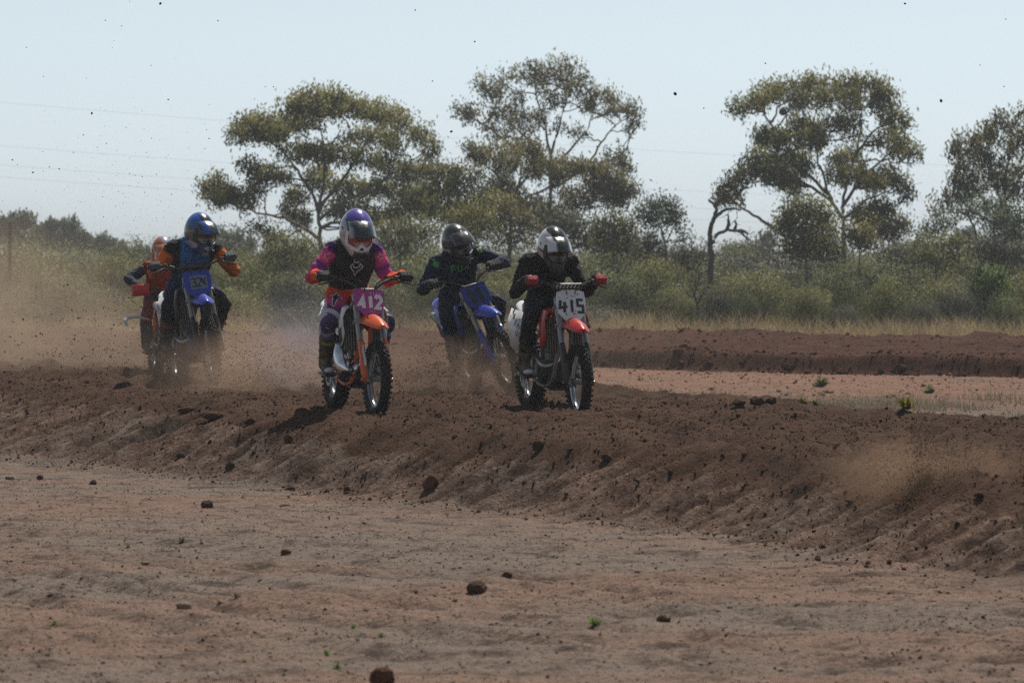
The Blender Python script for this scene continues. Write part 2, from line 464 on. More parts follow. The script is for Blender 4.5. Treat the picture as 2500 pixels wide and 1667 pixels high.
def tree(name, label, d, limbs, clumps, leaf, group=None, per=300, llen=0.135, lwid=0.042, depth=0.75, seed=1, bark=None, trunk_r=0.14, dens=1.0, cat='tree', shell=0.55, droop=0.95):
    """limbs: polylines of surveyed points (px, py), the first starts at the ground; clumps: (px, py, rx, ry) leaf masses"""
    rng = np.random.default_rng(seed)
    k = d / FPX
    c = np.array(clumps, float)
    if len(c) > 14:                                     # looser sprays fill in between neighbouring masses
        ex = []
        for i in range(len(c)):
            dd = np.hypot(c[:, 0] - c[i, 0], c[:, 1] - c[i, 1]); j = np.argsort(dd)[1 + rng.integers(0, 3)]
            if rng.random() < .55: ex.append([(c[i, 0] + c[j, 0]) / 2, (c[i, 1] + c[j, 1]) / 2 + c[i, 3] * .3, c[i, 2] * .62, c[i, 3] * .75])
        c = np.vstack([c, np.array(ex)])
    bx, by = limbs[0][0]
    base = at(bx, by, d); base = np.array(base); base[2] = 0.0
    W = np.array([at(p[0], p[1], d) for p in c]) - base
    mx = (c[:, 0].min() + c[:, 0].max()) / 2; hw = (c[:, 0].max() - c[:, 0].min()) / 2 + 1
    rad = np.sqrt(np.clip(1 - ((c[:, 0] - mx) / (hw * 1.15)) ** 2, 0.05, 1)) * hw * k * depth
    W[:, 1] += rng.uniform(-1, 1, len(c)) * rad
    skel = []; paths = []
    for li, pl in enumerate(limbs):
        pts = np.array([at(p[0], p[1], d) for p in pl]) - base
        if li == 0: pts = np.vstack([[0, 0, -0.2], pts])
        tip = rng.uniform(-0.6, 0.6) * hw * k * depth if li > 0 else 0
        pts[:, 1] += np.linspace(0, 1, len(pts)) ** 1.5 * tip
        m = []
        for a, b in zip(pts[:-1], pts[1:]): m.append(a + (b - a) * np.linspace(0, 1, 5)[:-1, None])
        m.append(pts[-1:]); m = np.vstack(m)
        m[1:-1] += rng.normal(size=(len(m) - 2, 3)) * 0.015 * hw * k * 0.4
        r0 = trunk_r * .62 if li == 0 else trunk_r * 0.33
        rr = np.linspace(r0, r0 * (0.45 if li == 0 else 0.25), len(m))
        paths.append((m, rr)); skel.append(m)
    S = np.vstack(skel)
    VL = []; FL = []; NL = []; tint = []; nb = 0; twigs = []
    for i, (px, py, rx, ry) in enumerate(c):
        C0 = W[i]; RX, RZ = rx * k * 1.22, ry * k * 1.3; RY = RX * 0.95
        dd = np.linalg.norm((S - C0) * np.array([1, 1, 1.0]), axis=1) + np.where(S[:, 2] > C0[2] - 0.2 * RZ, 1.5, 0)
        a = S[np.argmin(dd)]
        p = curve_path(a, C0 - np.array([0, 0, RZ * 0.5]), rng, 6, -0.06, 0.045)
        r0 = 0.010 + 0.011 * np.linalg.norm(C0 - a)
        paths.append((p, np.linspace(r0, 0.012, 6)))
        for q in range(9):
            e = C0 + np.array([RX, RY, RZ]) * rng.normal(size=3) * np.array([.5, .5, .35]) + np.array([0, 0, RZ * .25])
            st = p[rng.integers(2, 6)]
            twigs.append((curve_path(st, e, rng, 4, -0.08, 0.06), np.linspace(0.011, 0.005, 4)))
        n = int(per * dens * 1.75 * (rx * ry * k * k) / 0.10)
        n = max(80, min(n, 2600))
        # leaves gather in sprigs near the upper shell of the mass
        ns = max(6, n // 14)
        v = rng.normal(size=(ns, 3)); v /= np.linalg.norm(v, axis=1)[:, None]
        v[:, 2] = np.where(v[:, 2] < -0.25, -v[:, 2] * 0.6, v[:, 2])
        rr = rng.random(ns) ** (0.33 + 0.0 * shell) * rng.uniform(0.75, 1.12, ns)
        sc = C0 + v * rr[:, None] * np.array([RX, RY, RZ])
        idx = rng.integers(0, ns, n)
        P = sc[idx] + rng.normal(size=(n, 3)) * np.array([.10, .10, .15])
        D = rng.normal(size=(n, 3)) * 0.55; D[:, 2] -= droop; D /= np.linalg.norm(D, axis=1)[:, None]
        vv, ff = leaf_quads(P, D, llen * rng.uniform(.6, 1.3, n), lwid * rng.uniform(.7, 1.4, n), rng)
        VL.append(vv); FL.append(ff + nb); nb += len(vv)
        fn_ = np.cross(vv.reshape(-1, 4, 3)[:, 1] - vv.reshape(-1, 4, 3)[:, 0], vv.reshape(-1, 4, 3)[:, 3] - vv.reshape(-1, 4, 3)[:, 0]); fn_ /= np.linalg.norm(fn_, axis=1)[:, None] + 1e-9
        on = (P - C0 + np.array([0, 0, RZ * .5])) / np.array([RX, RY, RZ]); fn_ *= np.sign((fn_ * on).sum(1))[:, None] + 1e-6
        NL.append(np.repeat(on * .9 + fn_ * .5, 4, axis=0))
        hgt = np.clip((P[:, 2] - C0[2]) / (RZ + .05), -1, 1)
        tone = np.clip(0.45 + 0.12 * rng.normal() + 0.18 * rng.normal(size=n), 0, 1)
        tint.append(np.repeat(tone, 4))
    root = empty(name, base)
    tv, tf = tubes(paths, 6)
    link('trunk', np_mesh('trunk', tv, tf, True), bark or BARK, root)
    if twigs:
        tv, tf = tubes(twigs, 3)
        link('twigs', np_mesh('twigs', tv, tf, True), bark or BARK, root)['kind'] = 'stuff'
    me = np_mesh('crown', np.concatenate(VL), np.concatenate(FL))
    add_attr(me, 'tint', np.concatenate(tint)); set_normals(me, np.concatenate(NL))
    link('crown', me, leaf, root)
    tag(root, label, cat, group)
    return root

def crop(ox, oy, sc, lst):
    return [(ox + a * sc, oy + b * sc) + tuple(x * sc for x in r) for a, b, *r in lst]

CA = lambda l: crop(450, 120, 0.4464, l)
CB = lambda l: crop(1050, 120, 0.4464, l)
CD = lambda l: crop(1650, 150, 0.4783, l)
CL = lambda l: crop(0, 480, 0.3699, l)

GT = 'gum trees behind the scrub'
tree('gum_tree', 'spreading dark gum tree with domed layered crown behind the rider in purple and orange', 128,
     [CA([(748, 1240), (745, 1120), (740, 980), (735, 860)]), CA([(735, 900), (700, 780), (620, 660), (520, 540), (400, 470)]),
      CA([(735, 870), (770, 700), (760, 520), (740, 380)]), CA([(738, 880), (860, 720), (960, 560), (1060, 420), (1150, 380)]),
      CA([(740, 930), (900, 820), (1080, 720), (1230, 640), (1330, 540)]), CA([(740, 1040), (650, 980), (540, 920), (420, 905), (280, 860), (130, 800)]),
      CA([(735, 1115), (700, 1060), (620, 990), (520, 1050)]), CA([(745, 980), (980, 900), (1200, 870)])],
     CA([(640, 345, 110, 42), (770, 350, 120, 50), (890, 320, 110, 45), (1010, 350, 110, 55), (1120, 380, 100, 55), (1200, 430, 45, 50),
         (700, 275, 60, 30), (780, 265, 45, 30), (600, 300, 50, 30), (860, 280, 60, 25), (330, 430, 75, 55), (295, 490, 55, 50), (430, 400, 70, 50), (480, 480, 95, 50),
         (560, 420, 90, 55), (690, 415, 80, 35), (620, 575, 110, 50), (740, 590, 110, 60), (860, 590, 80, 45), (960, 500, 80, 50), (1060, 480, 80, 40),
         (1150, 540, 65, 45), (1310, 490, 60, 45), (1355, 580, 38, 70), (1000, 620, 100, 50), (1120, 640, 100, 50), (1230, 700, 90, 60), (1330, 680, 60, 55),
         (360, 650, 60, 36), (450, 710, 80, 50), (520, 690, 55, 45), (115, 780, 42, 55), (195, 750, 55, 45), (270, 820, 70, 50), (340, 850, 60, 50), (185, 835, 45, 36),
         (380, 780, 45, 40), (600, 820, 75, 60), (700, 740, 65, 50), (850, 760, 90, 60), (960, 790, 75, 60), (1060, 770, 80, 60), (1170, 800, 85, 65),
         (560, 900, 55, 45), (650, 950, 50, 45), (430, 985, 50, 32), (500, 1050, 70, 42), (1300, 800, 75, 60), (1240, 890, 85, 70), (1130, 940, 85, 70), (1350, 900, 70, 70),
         (960, 930, 80, 60), (840, 900, 70, 50)]), L_GUM, GT, per=300, seed=3, trunk_r=0.17)

tree('gum_tree', 'tall thin-crowned gum tree rising highest of all, behind the rider in plain black', 140,
     [CB([(660, 1240), (655, 960), (660, 700), (660, 560)]), CB([(660, 600), (630, 430), (590, 300), (560, 150)]), CB([(660, 580), (700, 450), (740, 300), (760, 130)]),
      CB([(660, 660), (760, 560), (850, 460), (900, 320)]), CB([(665, 760), (850, 660), (920, 540), (990, 440), (1110, 350)]), CB([(660, 640), (540, 500), (420, 380), (300, 240)]),
      CB([(658, 700), (480, 560), (330, 440), (180, 340)]), CB([(665, 720), (880, 650), (1010, 600), (1050, 575)])],
     CB([(280, 195, 52, 40), (245, 335, 42, 32), (145, 340, 26, 22), (200, 385, 34, 32), (340, 255, 52, 42), (400, 180, 60, 42), (390, 270, 44, 50), (330, 360, 50, 42),
         (300, 425, 42, 34), (420, 360, 58, 50), (480, 280, 50, 50), (490, 145, 52, 50), (500, 400, 50, 50), (555, 420, 36, 42), (575, 115, 52, 36), (610, 160, 60, 50),
         (640, 240, 52, 50), (700, 105, 50, 36), (760, 105, 60, 42), (830, 150, 36, 36), (740, 180, 60, 50), (680, 300, 50, 58), (800, 240, 50, 50), (860, 225, 36, 34),
         (855, 325, 42, 34), (900, 275, 42, 42), (960, 245, 52, 36), (1000, 290, 50, 42), (960, 350, 50, 34), (1060, 325, 42, 34), (1120, 340, 36, 42), (1090, 440, 18, 26),
         (1140, 390, 18, 22), (620, 380, 50, 50), (780, 470, 34, 34), (825, 460, 34, 34), (350, 480, 50, 42), (430, 470, 50, 42), (500, 500, 50, 42),
         (960, 580, 30, 24), (1050, 572, 30, 28), (1010, 625, 44, 34), (1060, 680, 50, 42)]), L_GUM2, GT, per=170, dens=.72, seed=5, trunk_r=0.15, llen=0.14, droop=0.9)

tree('gum_tree', 'wide brownish gum tree standing under the tall thin-crowned gum', 132,
     [CB([(430, 1240), (440, 1000), (470, 800), (500, 700)]), CB([(470, 820), (380, 700), (260, 600)]), CB([(480, 760), (560, 660), (620, 600)]), CB([(470, 850), (640, 760), (760, 680), (900, 670)]),
      CB([(480, 900), (700, 900), (850, 820), (1000, 750)])],
     CB([(230, 560, 50, 36), (280, 605, 75, 36), (380, 590, 85, 48), (480, 555, 85, 42), (560, 575, 75, 48), (620, 640, 56, 42), (700, 640, 70, 36), (780, 650, 85, 42),
         (880, 655, 75, 36), (940, 680, 56, 42), (420, 660, 75, 48), (550, 680, 65, 50), (1000, 740, 85, 50), (900, 780, 95, 60), (800, 860, 95, 56), (1000, 840, 85, 60),
         (1090, 790, 56, 66), (700, 720, 50, 46), (420, 790, 90, 55), (500, 890, 110, 70), (620, 890, 95, 70), (300, 830, 90, 60), (650, 990, 110, 70)]), L_GUM2, GT, per=260, seed=8)

tree('gum_tree', 'low dark gum with twin crowns between the domed gum and the tall gum', 124,
     [CB([(120, 1240), (120, 1000), (110, 850), (90, 740)]), CB([(115, 880), (180, 780), (230, 720)]), CB([(118, 950), (240, 900), (330, 880)])],
     CB([(30, 690, 80, 45), (115, 685, 75, 45), (165, 760, 75, 60), (60, 790, 75, 60), (240, 700, 56, 42), (300, 870, 120, 65), (150, 890, 100, 70), (250, 960, 110, 70), (40, 900, 90, 70), (-60, 820, 80, 60)]),
     L_GUM, GT, per=280, seed=9)

tree('gum_tree', 'large gum tree with flat-topped tiered crown and a nest, standing alone beyond the scrub', 128,
     [CD([(862, 1120), (855, 930), (850, 780), (845, 740)]), CD([(850, 800), (790, 700), (720, 520), (690, 350), (720, 180)]), CD([(848, 760), (870, 620), (930, 440), (950, 250)]),
      CD([(850, 740), (960, 580), (1080, 480), (1190, 440)]), CD([(780, 680), (650, 560), (520, 380), (440, 260), (350, 240)]), CD([(800, 720), (650, 620), (500, 560), (380, 540)]),
      CD([(860, 800), (990, 700), (1120, 650)]), CD([(858, 900), (960, 850), (1080, 800)]), CD([(900, 500), (1000, 360), (1110, 300)]), CD([(500, 850), (420, 800), (330, 740), (260, 690)])],
     CD([(320, 250, 60, 34), (400, 222, 55, 42), (455, 180, 55, 42), (540, 155, 75, 40), (630, 138, 65, 40), (720, 118, 75, 36), (800, 145, 55, 40), (870, 128, 55, 34),
         (950, 128, 65, 34), (1020, 160, 55, 42), (1060, 200, 45, 42), (740, 215, 90, 46), (640, 215, 70, 40), (900, 215, 80, 46), (1000, 240, 56, 34), (1110, 285, 65, 42),
         (1170, 320, 46, 42), (1090, 340, 56, 34), (430, 385, 42, 34), (480, 400, 50, 42), (445, 425, 42, 32), (620, 335, 56, 42), (680, 350, 70, 46), (780, 335, 56, 46),
         (870, 330, 60, 46), (560, 395, 62, 42), (660, 415, 70, 46), (740, 410, 52, 40), (880, 390, 46, 32), (1020, 420, 60, 32), (1090, 420, 56, 42), (1180, 450, 56, 42),
         (1222, 490, 42, 42), (1120, 480, 46, 32), (400, 505, 62, 36), (480, 510, 70, 40), (560, 505, 70, 46), (640, 510, 60, 42), (360, 560, 46, 34), (430, 590, 56, 46),
         (520, 600, 70, 56), (600, 620, 62, 50), (650, 560, 52, 46), (580, 680, 46, 34), (330, 610, 56, 40), (285, 650, 52, 40), (230, 700, 46, 40), (300, 710, 42, 32),
         (850, 515, 70, 46), (920, 490, 52, 42), (800, 600, 50, 46), (880, 600, 56, 50), (960, 590, 42, 46), (1050, 605, 62, 40), (1010, 640, 46, 40), (1150, 640, 62, 40),
         (1180, 690, 42, 32), (1100, 580, 52, 32), (1040, 760, 62, 42), (1000, 820, 62, 50), (1080, 780, 46, 34), (1130, 860, 42, 56), (1060, 880, 46, 52), (920, 790, 52, 42)]),
     L_GUM, GT, per=290, seed=12, trunk_r=0.16)

tree('gum_tree', 'drooping gum tree cut off by the edge of the picture, above the low domed tree', 122,
     [CD([(1700, 1150), (1690, 930), (1680, 760), (1670, 600)]), CD([(1680, 760), (1600, 560), (1560, 400)]), CD([(1675, 640), (1700, 480), (1720, 330)]), CD([(1690, 850), (1560, 700), (1440, 520)]),
      CD([(1690, 860), (1500, 760), (1340, 750)]), CD([(1690, 700), (1800, 520), (1880, 400)])],
     CD([(1432, 420, 26, 36), (1440, 480, 42, 50), (1400, 620, 36, 46), (1330, 750, 34, 36), (1388, 700, 28, 28), (1500, 430, 50, 50), (1560, 375, 52, 42), (1640, 320, 50, 50),
         (1620, 420, 60, 60), (1560, 500, 66, 60), (1480, 560, 56, 60), (1720, 350, 52, 70), (1745, 450, 52, 70), (1640, 540, 66, 66), (1740, 580, 56, 66), (1550, 620, 66, 52),
         (1450, 650, 50, 52), (1660, 650, 66, 60), (1740, 680, 56, 52), (1500, 680, 50, 36), (1830, 420, 80, 80), (1850, 560, 80, 80), (1800, 300, 60, 60)]), L_GUM2, GT, per=190, dens=.78, seed=14, droop=1.2, llen=.15)

SG = 'small trees in the scrub'
tree('small_tree', 'low broad dark tree with thin bare stems under the drooping gum', 116,
     [CD([(1560, 1080), (1545, 920), (1520, 840), (1480, 780)]), CD([(1540, 900), (1400, 840), (1290, 870)]), CD([(1550, 930), (1640, 820), (1720, 800)])],
     CD([(1275, 885, 52, 34), (1330, 850, 62, 34), (1400, 815, 62, 34), (1480, 770, 62, 34), (1560, 748, 72, 34), (1640, 760, 56, 50), (1700, 800, 72, 66), (1620, 850, 82, 66), (1740, 880, 60, 80), (1690, 930, 90, 60)]),
     L_FAR, SG, per=330, seed=21, trunk_r=.08, llen=.09)
tree('small_tree', 'round grey-green tree in front of the large tiered gum', 112,
     [CD([(670, 1150), (665, 1040), (660, 950), (655, 880)])],
     CD([(590, 790, 85, 56), (670, 755, 90, 46), (750, 800, 75, 56), (560, 860, 65, 66), (640, 870, 95, 75), (760, 890, 75, 75), (700, 970, 110, 66), (590, 970, 80, 66), (800, 980, 60, 60)]),
     L_OLIVE, SG, per=380, seed=22, trunk_r=.08, llen=.085)
tree('small_tree', 'yellow-topped wattle shrub at the foot of the large tiered gum', 111,
     [CD([(935, 1110), (935, 1040), (938, 980), (940, 920)])],
     CD([(900, 880, 45, 36), (950, 880, 55, 36), (985, 925, 40, 45), (930, 930, 65, 50)]), L_YELL, SG, per=380, seed=23, trunk_r=.05, llen=.08)
tree('small_tree', 'dome-shaped green tree in the scrub behind the black-clad rider', 114,
     [CB([(1000, 1230), (1000, 1120), (1000, 1060), (1000, 1000)])],
     CB([(930, 985, 55, 45), (1000, 960, 80, 45), (1070, 990, 50, 45), (1000, 1030, 110, 45), (940, 1080, 80, 50), (1060, 1080, 80, 50)]), L_OLIVE, SG, per=380, seed=24, trunk_r=.06, llen=.085)
tree('small_tree', 'leaning dark tree with thin stems at the end of the gum row', 118,
     [CB([(1290, 1240), (1290, 1100), (1270, 1000), (1240, 940)]), CB([(1290, 1060), (1340, 960), (1350, 900)])],
     CB([(1170, 900, 56, 42), (1230, 870, 70, 42), (1300, 870, 60, 46), (1345, 945, 46, 56), (1200, 950, 70, 42), (1390, 1030, 34, 34), (1290, 940, 60, 40)]), L_FAR, SG, per=320, seed=25, trunk_r=.07, llen=.09)

FILL = [(CB, (200, 1240), [(140, 960, 100, 66), (250, 930, 110, 66), (200, 1040, 130, 60), (330, 1000, 80, 60)], 'dark bushy tree behind the black-helmeted rider of bike 11', L_GUM, 119),
        (CB, (440, 1240), [(400, 960, 100, 80), (500, 980, 100, 80), (450, 1060, 120, 60), (380, 880, 80, 60)], 'dark bushy tree between the helmets of riders 11 and 415', L_GUM2, 120),
        (CB, (760, 1240), [(700, 960, 80, 60), (800, 980, 90, 66), (760, 1060, 120, 60), (860, 1060, 80, 60)], 'dim bushy tree beside the white-sided black helmet', L_GREYB, 119),
        (CA, (1180, 1230), [(1120, 1020, 90, 66), (1220, 1000, 90, 66), (1180, 1090, 130, 60), (1320, 1020, 80, 70)], 'bushy tree beside the shoulder of the purple-helmeted rider', L_OLIVE, 118),
        (CB, (1180, 1240), [(1120, 1080, 80, 46), (1220, 1070, 80, 46), (1180, 1130, 120, 40)], 'low grey tree under the leaning tree', L_GREYB, 118),
        (CD, (1120, 1150), [(1080, 990, 70, 40), (1180, 1000, 80, 40), (1120, 1050, 110, 46)], 'low dark tree under the outer limbs of the tiered gum', L_GREYB, 119),
        (CD, (1330, 1150), [(1270, 965, 70, 40), (1370, 945, 80, 46), (1320, 1020, 110, 56), (1440, 960, 60, 50)], 'dark rounded tree standing before the low broad tree', L_GUM, 112),
        (CD, (1620, 1150), [(1560, 960, 80, 60), (1660, 980, 80, 60), (1740, 1000, 70, 60), (1620, 1050, 110, 50)], 'dull green tree at the foot of the drooping gum', L_GREYB, 113),
        (CD, (60, 1150), [(20, 1000, 70, 40), (100, 990, 70, 40), (60, 1050, 100, 40)], 'low greyish tree beside the dead snag', L_GREYB, 118),
        (CA, (560, 1240), [(500, 1120, 80, 40), (600, 1100, 90, 46), (540, 1170, 110, 40)], 'olive bushy tree beside the trunk of the domed gum', L_OLIVE, 116)]
for q, (fn_c, b_, cl, lb, lf, dd_) in enumerate(FILL):
    tree('small_tree', lb, dd_, [fn_c([b_, (b_[0], b_[1] - 100), (b_[0], b_[1] - 200)])], fn_c(cl), lf, SG, per=300, seed=60 + q, trunk_r=.06, llen=.10, lwid=.035)
FT = 'hazy trees on the horizon'
FTL = [('hazy tree clump directly behind the lone post', [(60, 200, 75, 55), (140, 185, 80, 70), (40, 290, 80, 60)], (90, 380)),
       ('pale round hazy tree beyond the scrub, second from the lone post', [(250, 250, 75, 50), (200, 320, 110, 66), (300, 300, 60, 60)], (240, 400)),
       ('broad domed hazy tree, tallest between the lone post and the blue-helmeted rider', [(350, 200, 40, 40), (420, 235, 100, 66), (500, 290, 95, 66), (400, 330, 120, 76), (560, 350, 80, 66)], (430, 420)),
       ('low hazy tree right beside the broad domed one, towards the blue-helmeted rider', [(690, 320, 66, 46), (760, 345, 60, 46), (730, 395, 120, 40)], (720, 440)),
       ('small hazy treetop just above the orange helmet', [(830, 390, 50, 30), (930, 385, 40, 36), (980, 400, 50, 34)], (900, 440))]
for q, (lb, cl, b) in enumerate(FTL):
    tree('far_tree', lb, 235, [CL([(b[0], b[1] + 120), b, (b[0], b[1] - 60)])], CL(cl), L_FAR, FT, per=150, seed=30 + q, trunk_r=.15, llen=.3, lwid=.11)
tree('far_tree', 'hazy trees low on the horizon between the blue helmet and the domed gum', 210,
     [CL([(1470, 460), (1470, 330), (1450, 260)])], CL([(1440, 260, 34, 40), (1490, 290, 50, 40), (1560, 300, 50, 40), (1450, 340, 70, 46), (1560, 360, 70, 40), (1640, 330, 40, 36)]), L_FAR, FT, per=150, seed=37, trunk_r=.15, llen=.28, lwid=.09)
tree('far_tree', 'pale hazy treetop behind the dead snag', 230,
     [CD([(400, 1050), (400, 980), (400, 950)])], CD([(310, 975, 60, 30), (390, 965, 50, 30), (470, 935, 36, 50), (420, 990, 80, 36)]), L_FAR, FT, per=150, seed=38, trunk_r=.12, llen=.28, lwid=.09)
tree('far_tree', 'pale hazy treetop under the crown edge of the large tiered gum', 230,
     [CD([(1180, 1050), (1180, 980), (1180, 960)])], CD([(1140, 975, 60, 26), (1230, 960, 60, 30), (1480, 900, 50, 36)]), L_FAR, FT, per=150, seed=39, trunk_r=.12, llen=.28, lwid=.09)

# dead snag: bare black limbs
def bare_tree(name, label, d, limbs, r0, cat='tree', mat=None, twig=0, seed=0):
    rng = np.random.default_rng(seed)
    base = np.array(at(limbs[0][0][0], limbs[0][0][1], d)); base[2] = 0
    root = empty(name, base); first = True
    allpts = []
    for li, pl in enumerate(limbs):
        pts = np.array([at(p[0], p[1], d) for p in pl]) - base
        if li == 0: pts = np.vstack([[0, 0, -.2], pts])
        m = [a + (b - a) * np.linspace(0, 1, 4)[:-1, None] for a, b in zip(pts[:-1], pts[1:])] + [pts[-1:]]
        m = np.vstack(m); m[1:-1] += rng.normal(size=(len(m) - 2, 3)) * 0.012
        m[:, 1] += np.linspace(0, 1, len(m)) * rng.uniform(-.5, .5) * (li > 0)
        a = r0 if li == 0 else r0 * .62
        allpts.append(m)
        tv, tf = tubes([(m, np.linspace(a, a * .35, len(m)))], 7)
        link('trunk' if li == 0 else 'branch', np_mesh('limb', tv, tf, True), mat or BARK_D, root)
    if twig:
        tw = []
        for m in allpts[1:] or allpts:
            for q in range(twig):
                a = m[rng.integers(1, len(m))]; e = a + rng.normal(size=3) * np.array([.14, .14, .12]) + np.array([0, 0, .08])
                tw.append((curve_path(a, e, rng, 4, 0, .08), np.linspace(.012, .004, 4)))
        tv, tf = tubes(tw, 3)
        link('twigs', np_mesh('twigs', tv, tf), mat or BARK_D, root)['kind'] = 'stuff'
    tag(root, label, cat)
    return root
bare_tree('dead_tree', 'black leafless dead snag with a hooked branch, left of the large tiered gum', 116,
          [CD([(178, 1080), (180, 990), (172, 900), (180, 830), (200, 790), (205, 745), (185, 725), (168, 705)]), CD([(180, 930), (205, 885), (260, 858), (320, 866), (360, 905), (378, 915)]),
           CD([(196, 800), (240, 765), (290, 752), (330, 760)]), CD([(262, 858), (270, 820), (262, 780)]), CD([(300, 862), (310, 830), (305, 812)]), CD([(320, 866), (350, 868), (365, 880)]),
           CD([(200, 745), (215, 705), (240, 690)])], 0.085, twig=3, seed=4)
bare_tree('dead_bush', 'spindly leafless shrub standing before the front row of saltbushes', 96,
          [CD([(120, 1400), (118, 1330), (112, 1240), (95, 1190), (70, 1140)]), CD([(112, 1240), (150, 1160), (190, 1120)]), CD([(95, 1190), (110, 1130), (130, 1080)]), CD([(115, 1290), (160, 1240), (200, 1210)]), CD([(100, 1210), (60, 1190), (40, 1150)])],
          0.035, cat='bush', twig=12, seed=6)

# nest in the large gum
nb_ = bmesh.new(); bmesh.ops.create_icosphere(nb_, subdivisions=4, radius=0.105)
for v in nb_.verts: v.co *= 1 + 0.18 * math.sin(v.co.x * 60) * math.cos(v.co.z * 45 + v.co.y * 50)
nm = bpy.data.meshes.new('bird_nest'); nb_.to_mesh(nm); nb_.free()
no = link('bird_nest', nm, BARK_D); no.location = at(1650 + 545 * .4783, 150 + 258 * .4783, 127.4)
tag(no, 'dark round bird nest high in the large tiered gum', 'nest')

# ---- shrubs: a few grown forms, every shrub a thing of its own
def shrub_mesh(seed, n=14000, llen=.036, lwid=.015, flat=0.8):
    rng = np.random.default_rng(seed)
    lob = rng.normal(size=(16, 3)); lob[:, 2] = np.abs(lob[:, 2]) * 1.1; lob /= np.linalg.norm(lob, axis=1)[:, None]
    lr = rng.uniform(.55, .85, 16)
    k = rng.integers(0, 16, n)
    cen = lob[k] * lr[k][:, None] * np.array([.62, .62, .62])
    v = rng.normal(size=(n, 3)); v /= np.linalg.norm(v, axis=1)[:, None]
    rad = rng.random(n) ** 0.2 * rng.uniform(.32, .46, 16)[k]
    P = cen + v * rad[:, None]
    P[:, 2] = np.abs(P[:, 2]) * flat / .8 * 0.98
    fill = rng.random(n) < .08
    P[fill] *= rng.uniform(.4, .9, (fill.sum(), 1))
    D = P * np.array([1, 1, .8]) * .5 + rng.normal(size=(n, 3)) * .6 + np.array([0, 0, .1]); D /= np.linalg.norm(D, axis=1)[:, None]
    vv, ff = leaf_quads(P, D, llen * rng.uniform(.6, 1.4, n), lwid * rng.uniform(.7, 1.3, n), rng)
    zt = np.percentile(P[:, 2], 99); vv[:, 2] *= .92 / zt; P[:, 2] *= .92 / zt
    xt = np.percentile(np.hypot(P[:, 0], P[:, 1]), 99); vv[:, :2] *= .95 / xt; P[:, :2] *= .95 / xt
    me = np_mesh('foliage', vv, ff)
    lt = rng.normal(size=16) * .16
    add_attr(me, 'tint', np.repeat(np.clip(.42 + lt[k] + .16 * rng.normal(size=n), 0, 1), 4))
    fn_ = np.cross(vv.reshape(-1, 4, 3)[:, 1] - vv.reshape(-1, 4, 3)[:, 0], vv.reshape(-1, 4, 3)[:, 3] - vv.reshape(-1, 4, 3)[:, 0]); fn_ /= np.linalg.norm(fn_, axis=1)[:, None] + 1e-9
    on = (P - cen) * 1.6 + P * 1.0; fn_ *= np.sign((fn_ * on).sum(1))[:, None] + 1e-6
    set_normals(me, np.repeat(on + fn_ * .28, 4, axis=0))
    st = []
    for q in range(16):
        a = np.array([rng.normal() * .06, rng.normal() * .06, -.05]); b = lob[q] * lr[q] * .62
        st.append((curve_path(a, b, rng, 5, -.05, .05), np.linspace(.022, .007, 5)))
        for z in range(3):
            e = b + rng.normal(size=3) * .2 + np.array([0, 0, .1]); st.append((curve_path(b * rng.uniform(.5, 1), e, rng, 4, 0, .06), np.linspace(.008, .004, 4)))
    tv, tf = tubes(st, 4)
    return me, np_mesh('stems', tv, tf, True)
SHR = {}
def shrub_set(mat, seeds, **kw):
    out = []
    for s in seeds:
        f, st = shrub_mesh(s, **kw); f.materials.append(mat); st.materials.append(BARK_D); out.append((f, st))
    return out
SHR['salt'] = shrub_set(L_SALT, (101, 102, 103))
SHR['olive'] = shrub_set(L_OLIVE, (104, 105, 106))
SHR['grey'] = shrub_set(L_GREYB, (107, 108))
SHR['green'] = shrub_set(L_GREEN, (109,), n=3600, llen=.13, lwid=.05)
_sc = 0
def shrub(px, ytop, wpx, d, kind, label, group, name='saltbush', ybase=None, seed=None):
    global _sc
    _sc += 1
    rng = random.Random(_sc * 7 + 1)
    f, st = rng.choice(SHR[kind])
    p = at(px, ytop, d)
    h = p.z; rx = wpx * .5 * d / FPX
    root = empty(name, (p.x, d, 0))
    root.rotation_euler = (0, 0, rng.uniform(0, 6.28))
    root.scale = (rx / .9, rx / .9 * rng.uniform(.85, 1.1), h / .92)
    link('foliage', f, None, root); link('stems', st, None, root)
    tag(root, label, 'bush', group)
    return root
MARKS = [(-200, 130, 'behind the lone post'), (130, 330, 'between the lone post and the orange rider'), (330, 620, 'behind the blue-helmeted rider'),
         (620, 760, 'between the blue and purple helmets'), (760, 1010, 'behind the purple-helmeted rider'), (1010, 1230, 'behind the navy-clad rider'),
         (1230, 1480, 'behind the black-clad rider'), (1480, 1680, 'below the end of the gum row'), (1680, 1830, 'below the black dead snag'),
         (1830, 2000, 'below the round tree by the tiered gum'), (2000, 2150, 'below the large tiered gum'), (2150, 2330, 'beside the bright green bush'), (2330, 2800, 'below the drooping gum')]
def landmark(px):
    for a, b, t in MARKS:
        if a <= px < b: return t
    return 'at the end of the scrub'
KN = {'salt': 'grey-green', 'olive': 'olive', 'grey': 'dull grey', 'green': 'bright green'}
_r = random.Random(17)
LAB = {}
def row(rowname, d0, y0, dy, wmin, wmax, step, kinds, x0=-120, x1=2640, skip=()):
    x = x0
    while x < x1:
        k = _r.choice(kinds)
        if not any(a < x < b for a, b in skip):
            d = d0 + _r.uniform(-2.5, 2.5)
            o_ = shrub(x, y0(x) + _r.uniform(-dy, dy), _r.uniform(wmin, wmax), d, k, f'{KN[k]} shrub in the {rowname} scrub row, {landmark(x)}', f'shrubs in the {rowname} row of scrub')
            LAB.setdefault(o_['label'], []).append(o_)
        x += step * _r.uniform(.8, 1.2)
